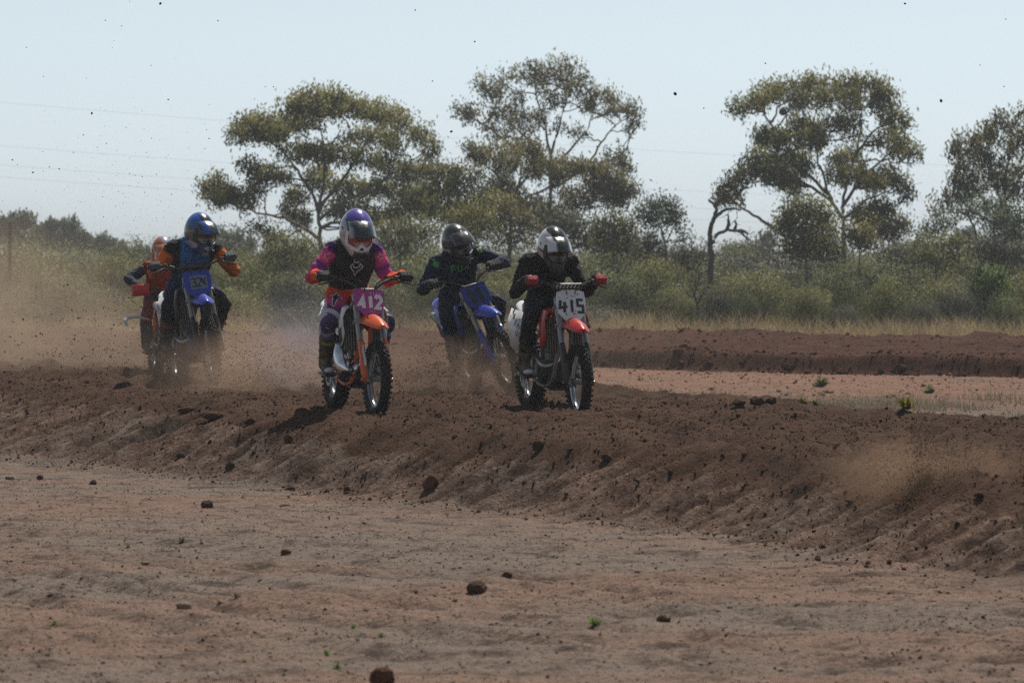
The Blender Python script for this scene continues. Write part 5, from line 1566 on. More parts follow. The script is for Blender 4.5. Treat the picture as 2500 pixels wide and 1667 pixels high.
RIDES = []
def ride(name_label, bike_label, bike_cat, front=None, rear=None, yaw=17, roll=0, pitch=None, BP=None, RP=None, scale=1.0, rroll=None, group_b=None):
    y_ = R(yaw); fwd = Vector((math.sin(y_), -math.cos(y_), 0))
    if rear is None: rear = Vector((front[0], front[1], 0)) - fwd * WB * scale
    rear = Vector((rear[0], rear[1], 0)); fr = rear + fwd * WB * scale
    # tyres settle on the higher clods under their tread
    def hgt(p):
        a = np.array([[p.x + i * .03, p.y + j * .03] for i in (-1, 0, 1) for j in (-2, -1, 0, 1, 2)])
        return float(np.mean(np.sort(land_z(a[:, 0], a[:, 1]))[-8:])) - .018
    zr, zf = hgt(rear), hgt(fr)
    pt = math.atan2(zf - zr, WB * scale) if pitch is None else R(pitch)
    base = Matrix.Translation((rear.x, rear.y, zr)) @ Matrix.Rotation(y_ - R(90), 4, 'Z')
    Mb = base @ Matrix.Rotation(R(roll), 4, 'X') @ Matrix.Rotation(-pt, 4, 'Y') @ Matrix.Scale(scale, 4)
    Mr = base @ Matrix.Rotation(R(roll if rroll is None else rroll), 4, 'X') @ Matrix.Rotation(-pt * .9, 4, 'Y') @ Matrix.Scale(scale, 4)
    b, st = make_bike(BP); b.matrix_world = Mb
    tag(b, bike_label, 'motorbike', 'racing dirt bikes')
    p = make_rider(RP, Mb, st, Mr)
    tag(p, name_label, 'person', 'riders on dirt bikes')
    RIDES.append((rear, fr, zr, fwd))
    return b, p

fxs = [[(x * .052, y * .052 + 1.155) for x, y in FOXHEAD]]
ride('person in black vest over purple and orange motocross suit with purple helmet, riding bike 412',
     'orange dirt bike with magenta number plate reading 412', 'motorbike', front=(-1.08, 36.75), yaw=17,
     BP=dict(main=ORANGE, second=WHITE, fork=GREYF, guard=ORANGE, rim=m_paint('rim_grey', (.35, .37, .40), .3, .35, metallic=.8), plate=MAGENTA, plate_shape=PL_412, plate_print=pr412, guard_print=P_WHITE, bar=K_ENG, lever=K_ENG, frame=ORANGE,
             shroud=WHITE, shroud2=P_BLACK, tank=K_BLACK, seat=K_BLACK, tail=WHITE, side=WHITE, pipe=K_CHROME, pad=None, steer=R(1), swing=ORANGE),
     RP=dict(hip=(.95, .33), chest=(.50, 0, 1.225), head=(.655, -.01, 1.465), head_pitch=.46, hsc=1.2, pole_r=(-.6, -.75, -1), pole_l=(-.5, .25, -1), scheme=S412, vest=VEST, glove=G_BLACK, goggle=P_WHITE, lens=LENS_R,
             helmet_col=h412, peak_col=lambda x, y, z: (.028, .04, .055) if abs(y) < .075 else (.30, .33, .38), boot_scheme=boot_s((.035, .038, .028), (.03, .03, .026), ((.0, .10, (.30, .27, .02)), (.36, .46, (.20, .18, .02)), (.7, .8, (.18, .16, .02)))),
             toecap=KG_W, knee_guard=(KG_P, KG_W), seed=1, size=1.0,
             prints=[body_print(fxs, .010, P_SILV, 'vest_logo', True), body_print([[(-.022, 1.240), (.0, 1.250), (.022, 1.240), (.018, 1.215), (-.018, 1.215)]], .009, P_SILV, 'vest_badge', True),
                     limb_print('uarm_r', .28, STAR, .036, .008, P_PINK, 'sleeve_logo'), limb_print('uarm_l', .24, STAR, .034, .008, P_PINK, 'sleeve_logo'), limb_print('farm_r', .30, STAR, .034, .01, P_NAVY, 'sleeve_mark', True, (1, -.3, .3)),
                     limb_print('farm_l', .30, [(-.2, 1.4), (.9, .5), (.3, -1.2), (-.5, .2)], .034, .01, P_NAVY, 'sleeve_mark', True), limb_print('thigh_r', .42, [(0, 1), (.3, .5), (.8, .35), (.35, .0), (.1, -1.6), (-.1, -1.6), (-.35, 0), (-.8, .35), (-.3, .5)], .055, .01, P_NAVY, 'trouser_logo', True, (1, -.2, .6)),
                     limb_print('thigh_r', .40, [(0, 1), (.3, .5), (.8, .35), (.35, .0), (.1, -1.6), (-.1, -1.6), (-.35, 0), (-.8, .35), (-.3, .5)], .062, .007, P_WHITE, 'trouser_outline', False, (1, -.2, .6))]))

ride('person in plain black with red gloves and white-sided black helmet, riding bike 415',
     'red and white dirt bike with white number plate reading 415', 'motorbike', front=(.534, 37.2), yaw=17.5, roll=-1,
     BP=dict(main=RED, second=WHITE, fork=GREYF, guard=K_BLACK, rim=K_CHROME, plate=WHITE, plate_shape=PL_ROUND, plate_print=pr415, bar_w=.84, big_side=True, bar=K_ENG, lever=K_ENG, frame=K_ALLOY, shroud=RED, tank=RED, seat=K_BLACK, tail=WHITE, side=WHITE,
             side_print=side415, pad=K_BLACK, pad_print=P_WHITE, steer=R(-4), louvre=m_paint('louvre_tan', (.20, .17, .13), .6, .5)),
     RP=dict(hip=(.92, .30), chest=(.46, -.03, 1.15), head=(.60, -.035, 1.365), head_pitch=.40, hsc=1.12, pole_r=(-.8, -.45, -1), pole_l=(-.6, .2, -1), scheme=S415, bulk=.93, glove=G_RED, cuff=G_BLACK, goggle=K_BLACK, lens=K_DARKV, helmet_col=h415,
             peak_col=lambda x, y, z: (.012, .020, .022) if (-.045 < y < .075) else (.62, .63, .66), boot_scheme=boot_s((.085, .065, .045), (.10, .08, .06), ((.0, .08, (.03, .025, .02)), (.35, .5, (.20, .17, .13)), (.75, .85, (.04, .03, .025)))), toecap=WHITE, seed=3, size=1.0))

ride('person in navy jersey with green chest lettering and black helmet, leaning on bike 11',
     'blue dirt bike leaning over with black 11 on its blue plate', 'motorbike', front=(.02, 41.4), yaw=17, roll=18, rroll=13,
     BP=dict(main=BLUE, second=BLUE_D, fork=GREYT, guard=BLUE, rim=K_BLACK, plate=BLUE_D, plate_shape=PL_BOX, plate_print=pr11, bar_w=.86, bar=K_BLACK, lever=K_ALLOY, frame=BLUE_D, shroud=BLUE_D, tank=BLUE_D, seat=K_BLACK, tail=BLUE, side=BLUE, pad=None, steer=R(4)),
     RP=dict(hip=(.93, .30), hipy=-.02, chest=(.46, -.03, 1.17), head=(.60, -.025, 1.39), bulk=1.1, head_pitch=.34, head_yaw=.1, hsc=1.15, pole_r=(-.6, -.8, -.9), pole_l=(-.5, 1, -.25), scheme=S11, glove=G_BLACK, goggle=K_BLACK, lens=K_DARKV, helmet_col=h11, screw=P_GREY,
             peak_col=lambda x, y, z: (.03, .032, .036), boot_scheme=boot_s((.03, .03, .035), (.03, .03, .033), ((.1, .3, (.15, .15, .16)),)), seed=5, size=1.04,
             prints=[body_print([[(x * .040 - .090 + k * .060 - .03, y * .055 + 1.135) for x, y in s_] for k, ch in enumerate('FOX') for s_ in GLY[ch]], .011, P_GREEN, 'chest_lettering'),
                     limb_print('uarm_r', .16, [(-1, -.5), (-.7, 1), (.4, .7), (1, .9), (.8, -.7), (0, -1)], .034, .01, P_GREEN, 'sleeve_patch', True), limb_print('uarm_l', .16, [(-1, .2), (.2, 1), (1, -.2), (.3, -.9)], .036, .01, P_GREEN, 'sleeve_patch', True, (1, .3, .6))]))

ride('person in blue and black jersey with orange sleeves and blue helmet, riding bike 324',
     'blue dirt bike with taped grey number 324 on its plate', 'motorbike', rear=(-3.27, 45.3), yaw=18, roll=4, rroll=0, pitch=2.5, scale=1.08,
     BP=dict(main=BLUE, second=BLUE_D, fork=GREYT, guard=K_BLACK, rim=K_STEEL, plate=BLUE, plate_shape=PL_BOX, plate_print=pr324, bar=K_BLACK, lever=K_ALLOY, frame=BLUE_D, shroud=K_BLACK, tank=BLUE_D, seat=K_BLACK, tail=WHITE, side=WHITE, pad=K_BLACK, steer=R(-6)),
     RP=dict(hip=(.93, .36), chest=(.54, .0, 1.165), head=(.70, .03, 1.38), bulk=1.05, head_pitch=.40, head_yaw=.25, hsc=1.15, pole_r=(-.7, -.5, -1), pole_l=(-.5, .7, -.8), scheme=S324, glove=G_GREY, goggle=K_BLACK, lens=LENS_B, helmet_col=h324,
             peak_col=lambda x, y, z: (.02, .09, .36) if (y < -.03 and y > -.07) or y > .075 else (.022, .026, .036), boot_scheme=boot_s((.03, .03, .03), (.03, .03, .03), ((.0, .1, (.3, .08, .02)), (.4, .5, (.15, .15, .16)))), seed=7, size=1.05,
             prints=[body_print([[(-.10, 1.30), (-.05, 1.28), (.0, 1.27), (.05, 1.275), (.1, 1.295)]], .012, P_GREY, 'collar_band')]))

ride('person in orange jersey mostly hidden behind the rider of bike 324',
     'small orange dirt bike with red handguards mostly hidden behind bike 324', 'motorbike', rear=(-3.78, 49.0), yaw=16, roll=2, scale=.885,
     BP=dict(main=ORANGE, second=WHITE, fork=GREYF, guard=ORANGE, rim=K_STEEL, plate=ORANGE, plate_shape=PL_BOX, plate_print=pr_or, bar=K_BLACK, lever=K_STEEL, frame=K_BLACK, shroud=ORANGE, tank=ORANGE, seat=K_BLACK, tail=WHITE, side=WHITE, pad=None, handguards=RED, steer=R(-5)),
     RP=dict(hip=(.92, .30), chest=(.46, 0, 1.24), head=(.60, 0, 1.49), head_pitch=.40, hsc=1.28, pole_r=(-.3, -1, -.3), pole_l=(-.3, 1, -.2), scheme=S5, glove=G_BLACK, goggle=P_WHITE, lens=LENS_B, helmet_col=h5,
             peak_col=lambda x, y, z: (.40, .12, .05), boot_scheme=boot_s((.05, .06, .08), (.04, .04, .05), ((.0, .2, (.05, .10, .22)),)), seed=9, size=1.0))
# ------------------------------------------------------------------ stones, clods, weeds, litter
def _ico():
    b = bmesh.new(); bmesh.ops.create_icosphere(b, subdivisions=1, radius=1.0)
    v = np.array([x.co[:] for x in b.verts]); f = np.array([[q.index for q in p.verts] for p in b.faces]); b.free(); return v, f
ICO_V, ICO_F = _ico()
def rand_rot(n, rng):
    q = rng.normal(size=(n, 4)); q /= np.linalg.norm(q, axis=1)[:, None]; w, x, y, z = q.T
    return np.stack([np.stack([1 - 2 * (y * y + z * z), 2 * (x * y - z * w), 2 * (x * z + y * w)], -1), np.stack([2 * (x * y + z * w), 1 - 2 * (x * x + z * z), 2 * (y * z - x * w)], -1),
                     np.stack([2 * (x * z - y * w), 2 * (y * z + x * w), 1 - 2 * (x * x + y * y)], -1)], 1)
OCT_V = np.array([(1, 0, 0), (-1, 0, 0), (0, 1, 0), (0, -1, 0), (0, 0, 1), (0, 0, -1)], float)
OCT_F = np.array([(0, 2, 4), (2, 1, 4), (1, 3, 4), (3, 0, 4), (2, 0, 5), (1, 2, 5), (3, 1, 5), (0, 3, 5)])
def crumb_mesh(name, C, size, rng, aniso=.35):
    n = len(C); sh = np.exp(rng.normal(size=(n, 1, 3)) * aniso)
    V = np.einsum('nij,nkj->nki', rand_rot(n, rng), OCT_V[None] * sh) * size[:, None, None] + C[:, None, :]
    F = OCT_F[None] + (np.arange(n) * 6)[:, None, None]
    return np_mesh(name, V.reshape(-1, 3), F.reshape(-1, 3))
def clod_mesh(name, C, size, rng, aniso=.35):
    n = len(C); sh = np.exp(rng.normal(size=(n, 1, 3)) * aniso)
    V = ICO_V[None] * sh * (1 + rng.normal(size=(n, len(ICO_V), 1)) * .16)
    V = np.einsum('nij,nkj->nki', rand_rot(n, rng), V) * size[:, None, None] + C[:, None, :]
    F = ICO_F[None] + (np.arange(n) * len(ICO_V))[:, None, None]
    return np_mesh(name, V.reshape(-1, 3), F.reshape(-1, 3))
M_CLOD = m_track('clod_soil', (0.105, 0.058, 0.039), (0.060, 0.035, 0.025), (0.16, 0.09, 0.06))
M_STONE = m_track('stone', (0.105, 0.062, 0.045), (0.060, 0.037, 0.028), (0.16, 0.10, 0.075))
M_REDST = m_track('red_stone', (0.185, 0.080, 0.050), (0.10, 0.045, 0.03), (0.26, 0.13, 0.085))
M_PALE = m_track('pale_chip', (0.34, 0.25, 0.19), (0.24, 0.17, 0.13), (0.46, 0.36, 0.29))
M_CLODS = m_track('loose_soil', (0.105, 0.057, 0.037), (0.058, 0.033, 0.024), (0.155, 0.086, 0.057))
rk = np.random.default_rng(21)
# loose clods over the near track and its bank
n = 10000
s0 = 22 + 26 * rk.random(n) ** 1.1; wv = np.interp(s0, S_F, W_F) - .35 + rk.random(n) ** .9 * 5.6
x0, y0 = xy(s0, wv)
sz = np.clip(.0052 * (rk.pareto(2.9, n) + 1), .005, .018)
cl = vnoise(x0 * 1.3, y0 * .8, 8) > rk.random(n) * .9
x0, y0, sz = x0[cl], y0[cl], sz[cl]
tag(link('dirt_clods', clod_mesh('dirt_clods', np.c_[x0, y0, track_z(x0, y0) + sz * .25], sz, rk), M_CLODS), 'loose crumbly clods strewn over the near track and its bank', 'dirt', kind='stuff')
# fine crumbs: churned soil on the track and bank
n = 32000
s0 = 22.5 + 22.5 * rk.random(n); wv = np.interp(s0, S_F, W_F) - .3 + rk.random(n) ** .85 * 5.2
x0, y0 = xy(s0, wv); sz = np.clip(.0048 * (rk.pareto(4, n) + 1), .0045, .014)
tag(link('soil_crumbs', crumb_mesh('soil_crumbs', np.c_[x0, y0, track_z(x0, y0) + sz * .35], sz, rk), M_CLODS), 'fine churned crumbs covering the near track', 'dirt', kind='stuff')
n = 2600
y0 = rk.uniform(50, 70, n); x0 = rk.uniform(.2, 8.5, n); ok = (sw(x0, y0)[1] > 16.9) & (y0 < far_base(x0)); x0, y0 = x0[ok], y0[ok]; sz = np.clip(.008 * (rk.pareto(3, len(x0)) + 1), .008, .03)
tag(link('sand_crumbs', crumb_mesh('sand_crumbs', np.c_[x0, y0, ground_z(x0, y0) + sz * .2], sz, rk), M_GROUND), 'crumbs of soil on the pink sand between the tracks', 'dirt', kind='stuff')
def flat_scatter(n, base, mx, mat, name, label, pw=1.3, al=3.4):
    x0 = rk.uniform(-1, 1, n); y0 = 17 + 27 * rk.random(n) ** pw; x0 = x0 * (.118 * y0 + .4)
    sz = np.clip(base * (rk.pareto(al, n) + 1), base, mx)
    s1, w1 = sw(x0, y0); ok = (w1 < np.interp(s1, S_F, W_F) + .1) & (rk.random(n) < .25 + vnoise(x0 * .9, y0 * .6, 15))
    x0, y0, sz = x0[ok], y0[ok], sz[ok]
    tag(link(name, crumb_mesh(name, np.c_[x0, y0, ground_z(x0, y0) + sz * .2], sz, rk), mat), label, 'gravel', kind='stuff')
flat_scatter(32000, .0034, .010, M_GROUND, 'gravel', 'fine grit covering the bare flat')
flat_scatter(1500, .0036, .012, M_STONE, 'gravel', 'small dark stones scattered over the bare flat')
flat_scatter(4500, .0032, .009, M_PALE, 'gravel', 'small pale stones scattered over the bare flat')
n = 1100
y0 = 20 + 13 * rk.random(n); x0 = rk.uniform(-1, 1, n) * (.118 * y0 + .4); keep = (rk.random(n) < .15 + .9 * np.exp(-((y0 + .3 * x0 - 25.5) / 1.6) ** 2)); x0, y0 = x0[keep], y0[keep]
sz = rk.uniform(.006, .016, len(x0))
pm = clod_mesh('litter', np.c_[x0 * 0, x0 * 0, x0 * 0], sz, rk, .5); 
co = np.zeros(len(pm.vertices) * 3); pm.vertices.foreach_get('co', co); co = co.reshape(-1, 3); co[:, 2] *= .3
co += np.repeat(np.c_[x0, y0, ground_z(x0, y0) + .004], len(ICO_V), axis=0); pm.vertices.foreach_set('co', co.astype(np.float32).ravel()); pm.update()
tag(link('litter', pm, M_PALE), 'pale chips of bark and leaf litter on the bare flat', 'litter', kind='stuff')
# rough crumbs on the far track
n = 3600
x0 = rk.uniform(-9, 11, n); t0 = rk.random(n); y0 = far_base(x0) + .1 + t0 * (far_back(x0) - far_base(x0))
edge = rk.random(n) < .45; y0 = np.where(edge, far_base(x0) + rk.uniform(-.3, .9, n), y0)
bk = rk.random(n) < .12; y0 = np.where(bk, far_back(x0) + rk.uniform(-.8, .2, n), y0)
sz = np.clip(.011 * (rk.pareto(2.8, n) + 1), .01, .05)
tag(link('far_clods', clod_mesh('far_clods', np.c_[x0, y0, np.maximum(far_z(x0, y0), ground_z(x0, y0)) + sz * .2], sz, rk), M_FAR), 'loose clods along the edges of the far track', 'dirt', kind='stuff')

def on_land(px, py, d0=14, d1=120):
    d = np.linspace(d0, d1, 6000); x = (px - 1250) / FPX * d; z = CAM_H - (py - 615) / FPX * d
    h = land_z(x, d); i = np.argmax(h >= z)
    return Vector((x[i], d[i], h[i]))
def rock(name, px, py, wpx, hpx, label, cat='rock', mat=None, seed=0, group=None, sharp=.25):
    p = on_land(px, py); k = p.y / FPX
    b = bmesh.new(); bmesh.ops.create_icosphere(b, subdivisions=3, radius=1.0)
    rng = random.Random(seed * 13 + 5); ax = [Vector((rng.gauss(0, 1), rng.gauss(0, 1), rng.gauss(0, 1))).normalized() for _ in range(9)]; cut = [rng.uniform(.55, .95) for _ in ax]
    for v in b.verts:
        c = v.co.normalized(); r = 1.0
        for a, q in zip(ax, cut):
            dd = c.dot(a)
            if dd > q * .75: r = min(r, q / dd)
        v.co = c * (r + .05 * math.sin(c.x * 9 + seed) * math.cos(c.y * 11 + c.z * 7))
        v.co.x *= wpx * .5 * k * 1.12; v.co.y *= wpx * .42 * k; v.co.z *= hpx * .62 * k
    me = bpy.data.meshes.new(name); b.to_mesh(me); b.free()
    for q in me.polygons: q.use_smooth = True
    me.set_sharp_from_angle(angle=R(28))
    o = link(name, me, mat or M_STONE); o.location = (p.x, p.y, p.z + hpx * .24 * k); o.rotation_euler = (0, 0, rng.uniform(-.5, .5))
    tag(o, label, cat, group); return o
rock('rock', 1168, 1446, 54, 30, 'largest smooth brown stone lying alone on the grey flat', seed=2)
rock('rock', 1620, 1518, 36, 20, 'dark flat-topped stone right of the small green seedling', seed=3)
rock('rock', 450, 1486, 42, 21, 'pale pointed stone on the flat among the wheel ruts', seed=4, mat=M_PALE)
rock('rock', 935, 1672, 62, 50, 'blurred rounded reddish stone cut by the bottom edge', seed=5, mat=M_REDST)
rock('rock', 505, 1238, 28, 22, 'square dark stone on the flat at the foot of the bank', seed=6)
rock('rock', 698, 1354, 24, 16, 'small red-brown stone on the pink patch of the flat', seed=7, mat=M_REDST)
rock('rock', 1238, 1409, 26, 15, 'small brown stone just beyond the largest smooth stone', seed=8)
rock('rock', 97, 1171, 17, 14, 'small dark stone below the bank, nearest the left border', seed=9)
rock('rock', 226, 1183, 17, 14, 'small dark stone below the bank, second from the left border', seed=10)
rock('rock', 22, 1171, 22, 14, 'grey stone at the left border below the bank', seed=11, mat=M_PALE)
rock('dirt_clod', 1050, 1192, 40, 36, 'big reddish clod stuck in the bank below bike 412', 'clod', M_REDST, 12)
rock('dirt_clod', 1315, 1098, 28, 28, 'dark pointed clod standing on the lip of the bank', 'clod', M_CLOD, 13)
rock('dirt_clod', 457, 1003, 40, 16, 'low dark clod on the bank below bike 324', 'clod', M_CLOD, 14)
rock('dirt_clod', 520, 1022, 60, 22, 'wide lumpy clod on the bank, right of the low dark clod', 'clod', M_CLOD, 15)
rock('dirt_clod', 612, 1034, 34, 20, 'dark clod high on the bank between bikes 324 and 412', 'clod', M_CLOD, 16)
rock('dirt_clod', 705, 1080, 24, 22, 'leaning clod halfway up the bank below bike 412', 'clod', M_CLOD, 17)
rock('dirt_clod', 562, 1145, 26, 20, 'rounded clod low on the bank above the square stone', 'clod', M_STONE, 18)
rock('dirt_clod', 440, 1118, 26, 18, 'brown clod low on the bank below bike 324', 'clod', M_CLOD, 19)
rock('dirt_clod', 708, 1196, 26, 14, 'dark clod at the foot of the bank, left of the big reddish one', 'clod', M_CLOD, 20)
rock('dirt_clod', 1803, 986, 38, 16, 'black flat clod, left of the three on the back edge of the track', 'clod', M_CLOD, 21)
rock('dirt_clod', 1850, 986, 40, 24, 'lumpy clod, middle of the three on the back edge of the track', 'clod', M_CLOD, 22)
rock('dirt_clod', 1884, 985, 32, 20, 'brown clod, right of the three on the back edge of the track', 'clod', M_CLOD, 23)
rock('dirt_clod', 2270, 1165, 24, 13, 'clod on the track lip in front of the dust burst', 'clod', M_CLOD, 24)
rock('dirt_clod', 2390, 1214, 26, 13, 'dark clod on the track lip near the right border', 'clod', M_CLOD, 25)
rock('dirt_clod', 1480, 1120, 26, 13, 'dark clod on the bank lip right of the pointed clod', 'clod', M_CLOD, 26)
FB = 'boulders at the foot of the far track'
rock('boulder', 1924, 903, 36, 20, 'largest brown boulder at the foot of the far track', 'boulder', M_FAR, 31, FB)
rock('boulder', 2197, 908, 35, 24, 'tall boulder at the foot of the far track below the green bush', 'boulder', M_FAR, 32, FB)
rock('boulder', 1475, 888, 19, 9, 'small boulder at the foot of the far track beside bike 415', 'boulder', M_FAR, 33, FB)
rock('boulder', 1664, 890, 20, 12, 'rounded boulder at the foot of the far track below the dead snag', 'boulder', M_FAR, 34, FB)
rock('boulder', 1732, 892, 19, 12, 'small boulder left of the largest boulder at the far track', 'boulder', M_FAR, 35, FB)
rock('boulder', 2150, 910, 19, 11, 'small boulder just left of the tall boulder at the far track', 'boulder', M_FAR, 36, FB)
rock('boulder', 2350, 920, 24, 14, 'boulder at the foot of the far track near the right border', 'boulder', M_FAR, 37, FB)

def weed(px, py, hpx, label, mat, seed, nl=16, cat='weed'):
    p = on_land(px, py); k = p.y / FPX; h = hpx * k; rng = np.random.default_rng(seed)
    az = rng.uniform(0, 6.28, nl); el = rng.uniform(.25, 1.4, nl); L = h * rng.uniform(.55, 1.1, nl)
    D = np.c_[np.cos(az) * np.cos(el), np.sin(az) * np.cos(el), np.sin(el)]
    vv, ff = leaf_quads(D * L[:, None] * .55, D, L, L * .34, rng)
    me = np_mesh('leaves', vv, ff); add_attr(me, 'tint', np.repeat(rng.random(nl), 4))
    root = empty('weed', (p.x, p.y, p.z - .004)); link('leaves', me, mat, root)
    tv, tf = tubes([(np.array([[0, 0, -.01], [0.002, 0, h * .3], [0.004, .002, h * .6]]), np.array([.003, .0025, .0015]))], 5); link('stem', np_mesh('stem', tv, tf, True), mat, root)
    tag(root, label, cat, 'green weeds on the bare flat'); return root
for i, (px, py, h, lb, m_) in enumerate(((1453, 1528, 34, 'upright green seedling casting a shadow on the grey flat', L_GREEN), (313, 1339, 15, 'dark green low weed on the pinkish flat', L_SALT), (445, 1326, 22, 'withered weed right of the dark green low weed', L_GREYB),
                                         (130, 1526, 18, 'small green weed low near the left border', L_GREEN), (820, 1634, 20, 'bright green weed above the bottom edge, left of the blurred stone', L_GREEN), (596, 1618, 16, 'flat green weed left of the bright one near the bottom edge', L_SALT),
                                         (930, 1556, 18, 'dark green sprig on the flat beyond the blurred stone', L_SALT), (797, 1602, 18, 'thin yellow-green sprout above the bright green weed', L_GREEN), (865, 1530, 14, 'faint yellow-green weed beside the wheel ruts', L_GREEN), (578, 1458, 16, 'small dark weed beside the wheel rut left of centre', L_GREYB))):
    weed(px, py, h, lb, m_, 40 + i)
for i, (px, py, h, lb, m_) in enumerate(((2005, 945, 26, 'grey-green bushy weed on the pink sand behind the near track', L_SALT), (2270, 960, 22, 'small green weed on the sand left of the dry grass end', L_SALT), (2215, 1000, 34, 'yellowish weed behind the near track towards the right border', L_YELL), (1960, 985, 16, 'low green patch behind the three clods', L_OLIVE), (1990, 988, 14, 'low green tuft right beside the low green patch', L_OLIVE))):
    weed(px, py, h, lb, m_, 60 + i, 60)
# white scrap in the grass
b = bmesh.new(); bmesh.ops.create_icosphere(b, subdivisions=3, radius=1.0)
for v in b.verts:
    v.co *= 1 + .25 * math.sin(v.co.x * 7 + v.co.y * 5) * math.cos(v.co.z * 9); v.co.x *= .10; v.co.y *= .08; v.co.z *= .045
me = bpy.data.meshes.new('plastic_scrap'); b.to_mesh(me); b.free()
p = at(1880, 800, 92); o = link('plastic_scrap', me, WHITE); o.location = p
tag(o, 'white scrap of plastic caught in the tan grass', 'litter')

# lone post and power lines
pp = at(24, 540, 108)
pb = MB().tube([(0, 0, -.3), (0, 0, 1.2), (0.01, 0, pp.z - .01), (0.01, 0, pp.z)], [.048, .045, .043, .03], 10)
po = pb.build('post', BARK_D, None); po.location = (pp.x, 108, 0)
tag(po, 'lone dark wooden post rising from the scrub near the left border', 'post')
M_WIRE = m_paint('wire', (.25, .25, .26), .5, .2)
for i, (yl, yr, lb) in enumerate(((246, 420, 'topmost faint power line crossing the sky'), (358, 500, 'second faint power line from the top'), (408, 535, 'third faint power line from the top'), (438, 560, 'lowest faint power line above the scrub'))):
    a, b_ = at(-900, yl - 75, 330), at(3600, yr + 20, 420); t_ = np.linspace(0, 1, 40)
    P_ = np.array(a)[None] * (1 - t_)[:, None] + np.array(b_)[None] * t_[:, None]; P_[:, 2] -= 1.6 * np.sin(np.pi * t_)
    tag(MB().tube(P_, .0065, 5, False).build('power_line', M_WIRE, None), lb, 'power line', 'power lines')

# ------------------------------------------------------------------ thrown dirt
rd = np.random.default_rng(33)
M_FLY = m_track('thrown_soil', (0.060, 0.036, 0.027), (0.035, 0.022, 0.018), (0.085, 0.05, 0.036))
M_SPRAY = m_track('sprayed_soil', (0.115, 0.064, 0.044), (0.065, 0.038, 0.028), (0.18, 0.105, 0.07))
BIG = [(393, 10, 9), (66, 117, 4), (258, 51, 4), (298, 65, 4), (225, 277, 6), (31, 391, 7), (81, 421, 8), (204, 330, 5), (180, 373, 5), (260, 351, 4), (411, 244, 5), (511, 339, 4), (107, 188, 4), (212, 192, 4), (290, 468, 4), (1102, 322, 7), (1159, 103, 6), (1056, 199, 5), (1648, 230, 10), (2297, 247, 12), (1718, 265, 6), (2454, 48, 5), (2208, 10, 6), (2392, 160, 5), (533, 52, 4), (1014, 26, 4), (884, 225, 5), (2458, 486, 9), (1868, 156, 5), (2450, 212, 4), (800, 280, 4), (870, 300, 4), (648, 213, 5), (668, 213, 4), (511, 256, 4), (253, 530, 4), (145, 413, 4), (121, 408, 4)]
tg = {0: 'dark clod flying highest in the sky above the blue-helmeted rider', 18: 'dark clod flying in the open sky right of the tallest gum', 19: 'large reddish clod flying above the large tiered gum', 27: 'dark clod in the air before the drooping gum', 6: 'dark clod in the air low at the left border', 15: 'dark clod in the air left of the tallest gum'}
def skymark(px, py):
    hz = 'high ' if py < 150 else ('midway up ' if py < 320 else 'low ')
    return hz + ('near the left border' if px < 170 else 'left of the blue-helmeted rider' if px < 420 else 'above the blue-helmeted rider' if px < 600 else 'above the domed gum' if px < 1000 else 'above the tall gum' if px < 1500 else 'before the tiered gum' if px < 2180 else 'towards the right border')
for i, (px, py, s_) in enumerate(BIG):
    d = rd.uniform(36, 44); p = at(px, py, d); k = d / FPX
    me = clod_mesh('flying_clod', np.zeros((1, 3)), np.array([s_ * k * .38]), rd, .28)
    o = link('flying_clod', me, M_FLY if i != 19 else M_REDST); o.location = p
    tag(o, tg.get(i, 'tiny dark speck of dirt in the sky ' + skymark(px, py)), 'clod', 'dirt clods flying in the sky')
def specks(name, label, C, sz, mat=None): return tag(link(name, crumb_mesh(name, C, sz, rd, .3), mat or M_FLY), label, 'dirt', kind='stuff')
# spray over the left riders: thickens downwards
n = 1500
u_ = rd.normal(310, 150, n); v_ = 600 - np.abs(rd.normal(0, 190, n)); d_ = rd.uniform(44, 51, n)
C = np.c_[(u_ - 1250) / FPX * d_, d_, CAM_H - (v_ - 615) / FPX * d_]
specks('flying_dirt', 'fine dirt specks hanging in the sky above the left riders', C, np.clip(.0014 * (rd.pareto(2.6, n) + 1), .0014, .006))

# dirt torn up by the wheels, hanging inside the dust
def cloud(cx, cy_, cz, rx, ry, rz, n, base, mx, name, label, low=1.0, mat=None):
    v = rd.normal(size=(n, 3)); v /= np.linalg.norm(v, axis=1)[:, None]; v *= rd.random((n, 1)) ** .5
    C = np.c_[cx + v[:, 0] * rx, cy_ + v[:, 1] * ry, cz + np.abs(v[:, 2]) ** low * np.sign(v[:, 2]) * rz]
    C[:, 2] = np.maximum(C[:, 2], land_z(C[:, 0], C[:, 1]) + .01)
    return specks(name, label, C, np.clip(base * (rd.pareto(2.4, n) + 1), base, mx), mat)
cloud(-4.2, 47.5, .75, 2.0, 1.5, .75, 4200, .0020, .010, 'flying_dirt', 'dirt specks flying left of bike 324')
cloud(-2.35, 42.6, .60, .95, 1.2, .42, 6500, .0018, .006, 'flying_dirt', 'dense dirt spray between bikes 324 and 412', 1.0, M_SPRAY)
cloud(-.48, 40.9, .62, .58, .45, .44, 7000, .0018, .007, 'flying_dirt', 'dense dirt spray hiding the rear wheel of bike 11', 1.0, M_SPRAY)
cloud(-2.75, 43.8, .75, .55, .4, .6, 1500, .002, .007, 'flying_dirt', 'dirt spray before the wheels of bike 324')
cloud(2.50, 27.75, .44, .46, .40, .22, 6000, .0013, .004, 'flying_dirt', 'dirt thrown up in the dust burst at the right', 1.0, M_SPRAY)
cloud(2.46, 27.65, .52, .10, .10, .28, 1500, .0016, .005, 'flying_dirt', 'narrow upright jet of dirt in the dust burst', .7, M_SPRAY)

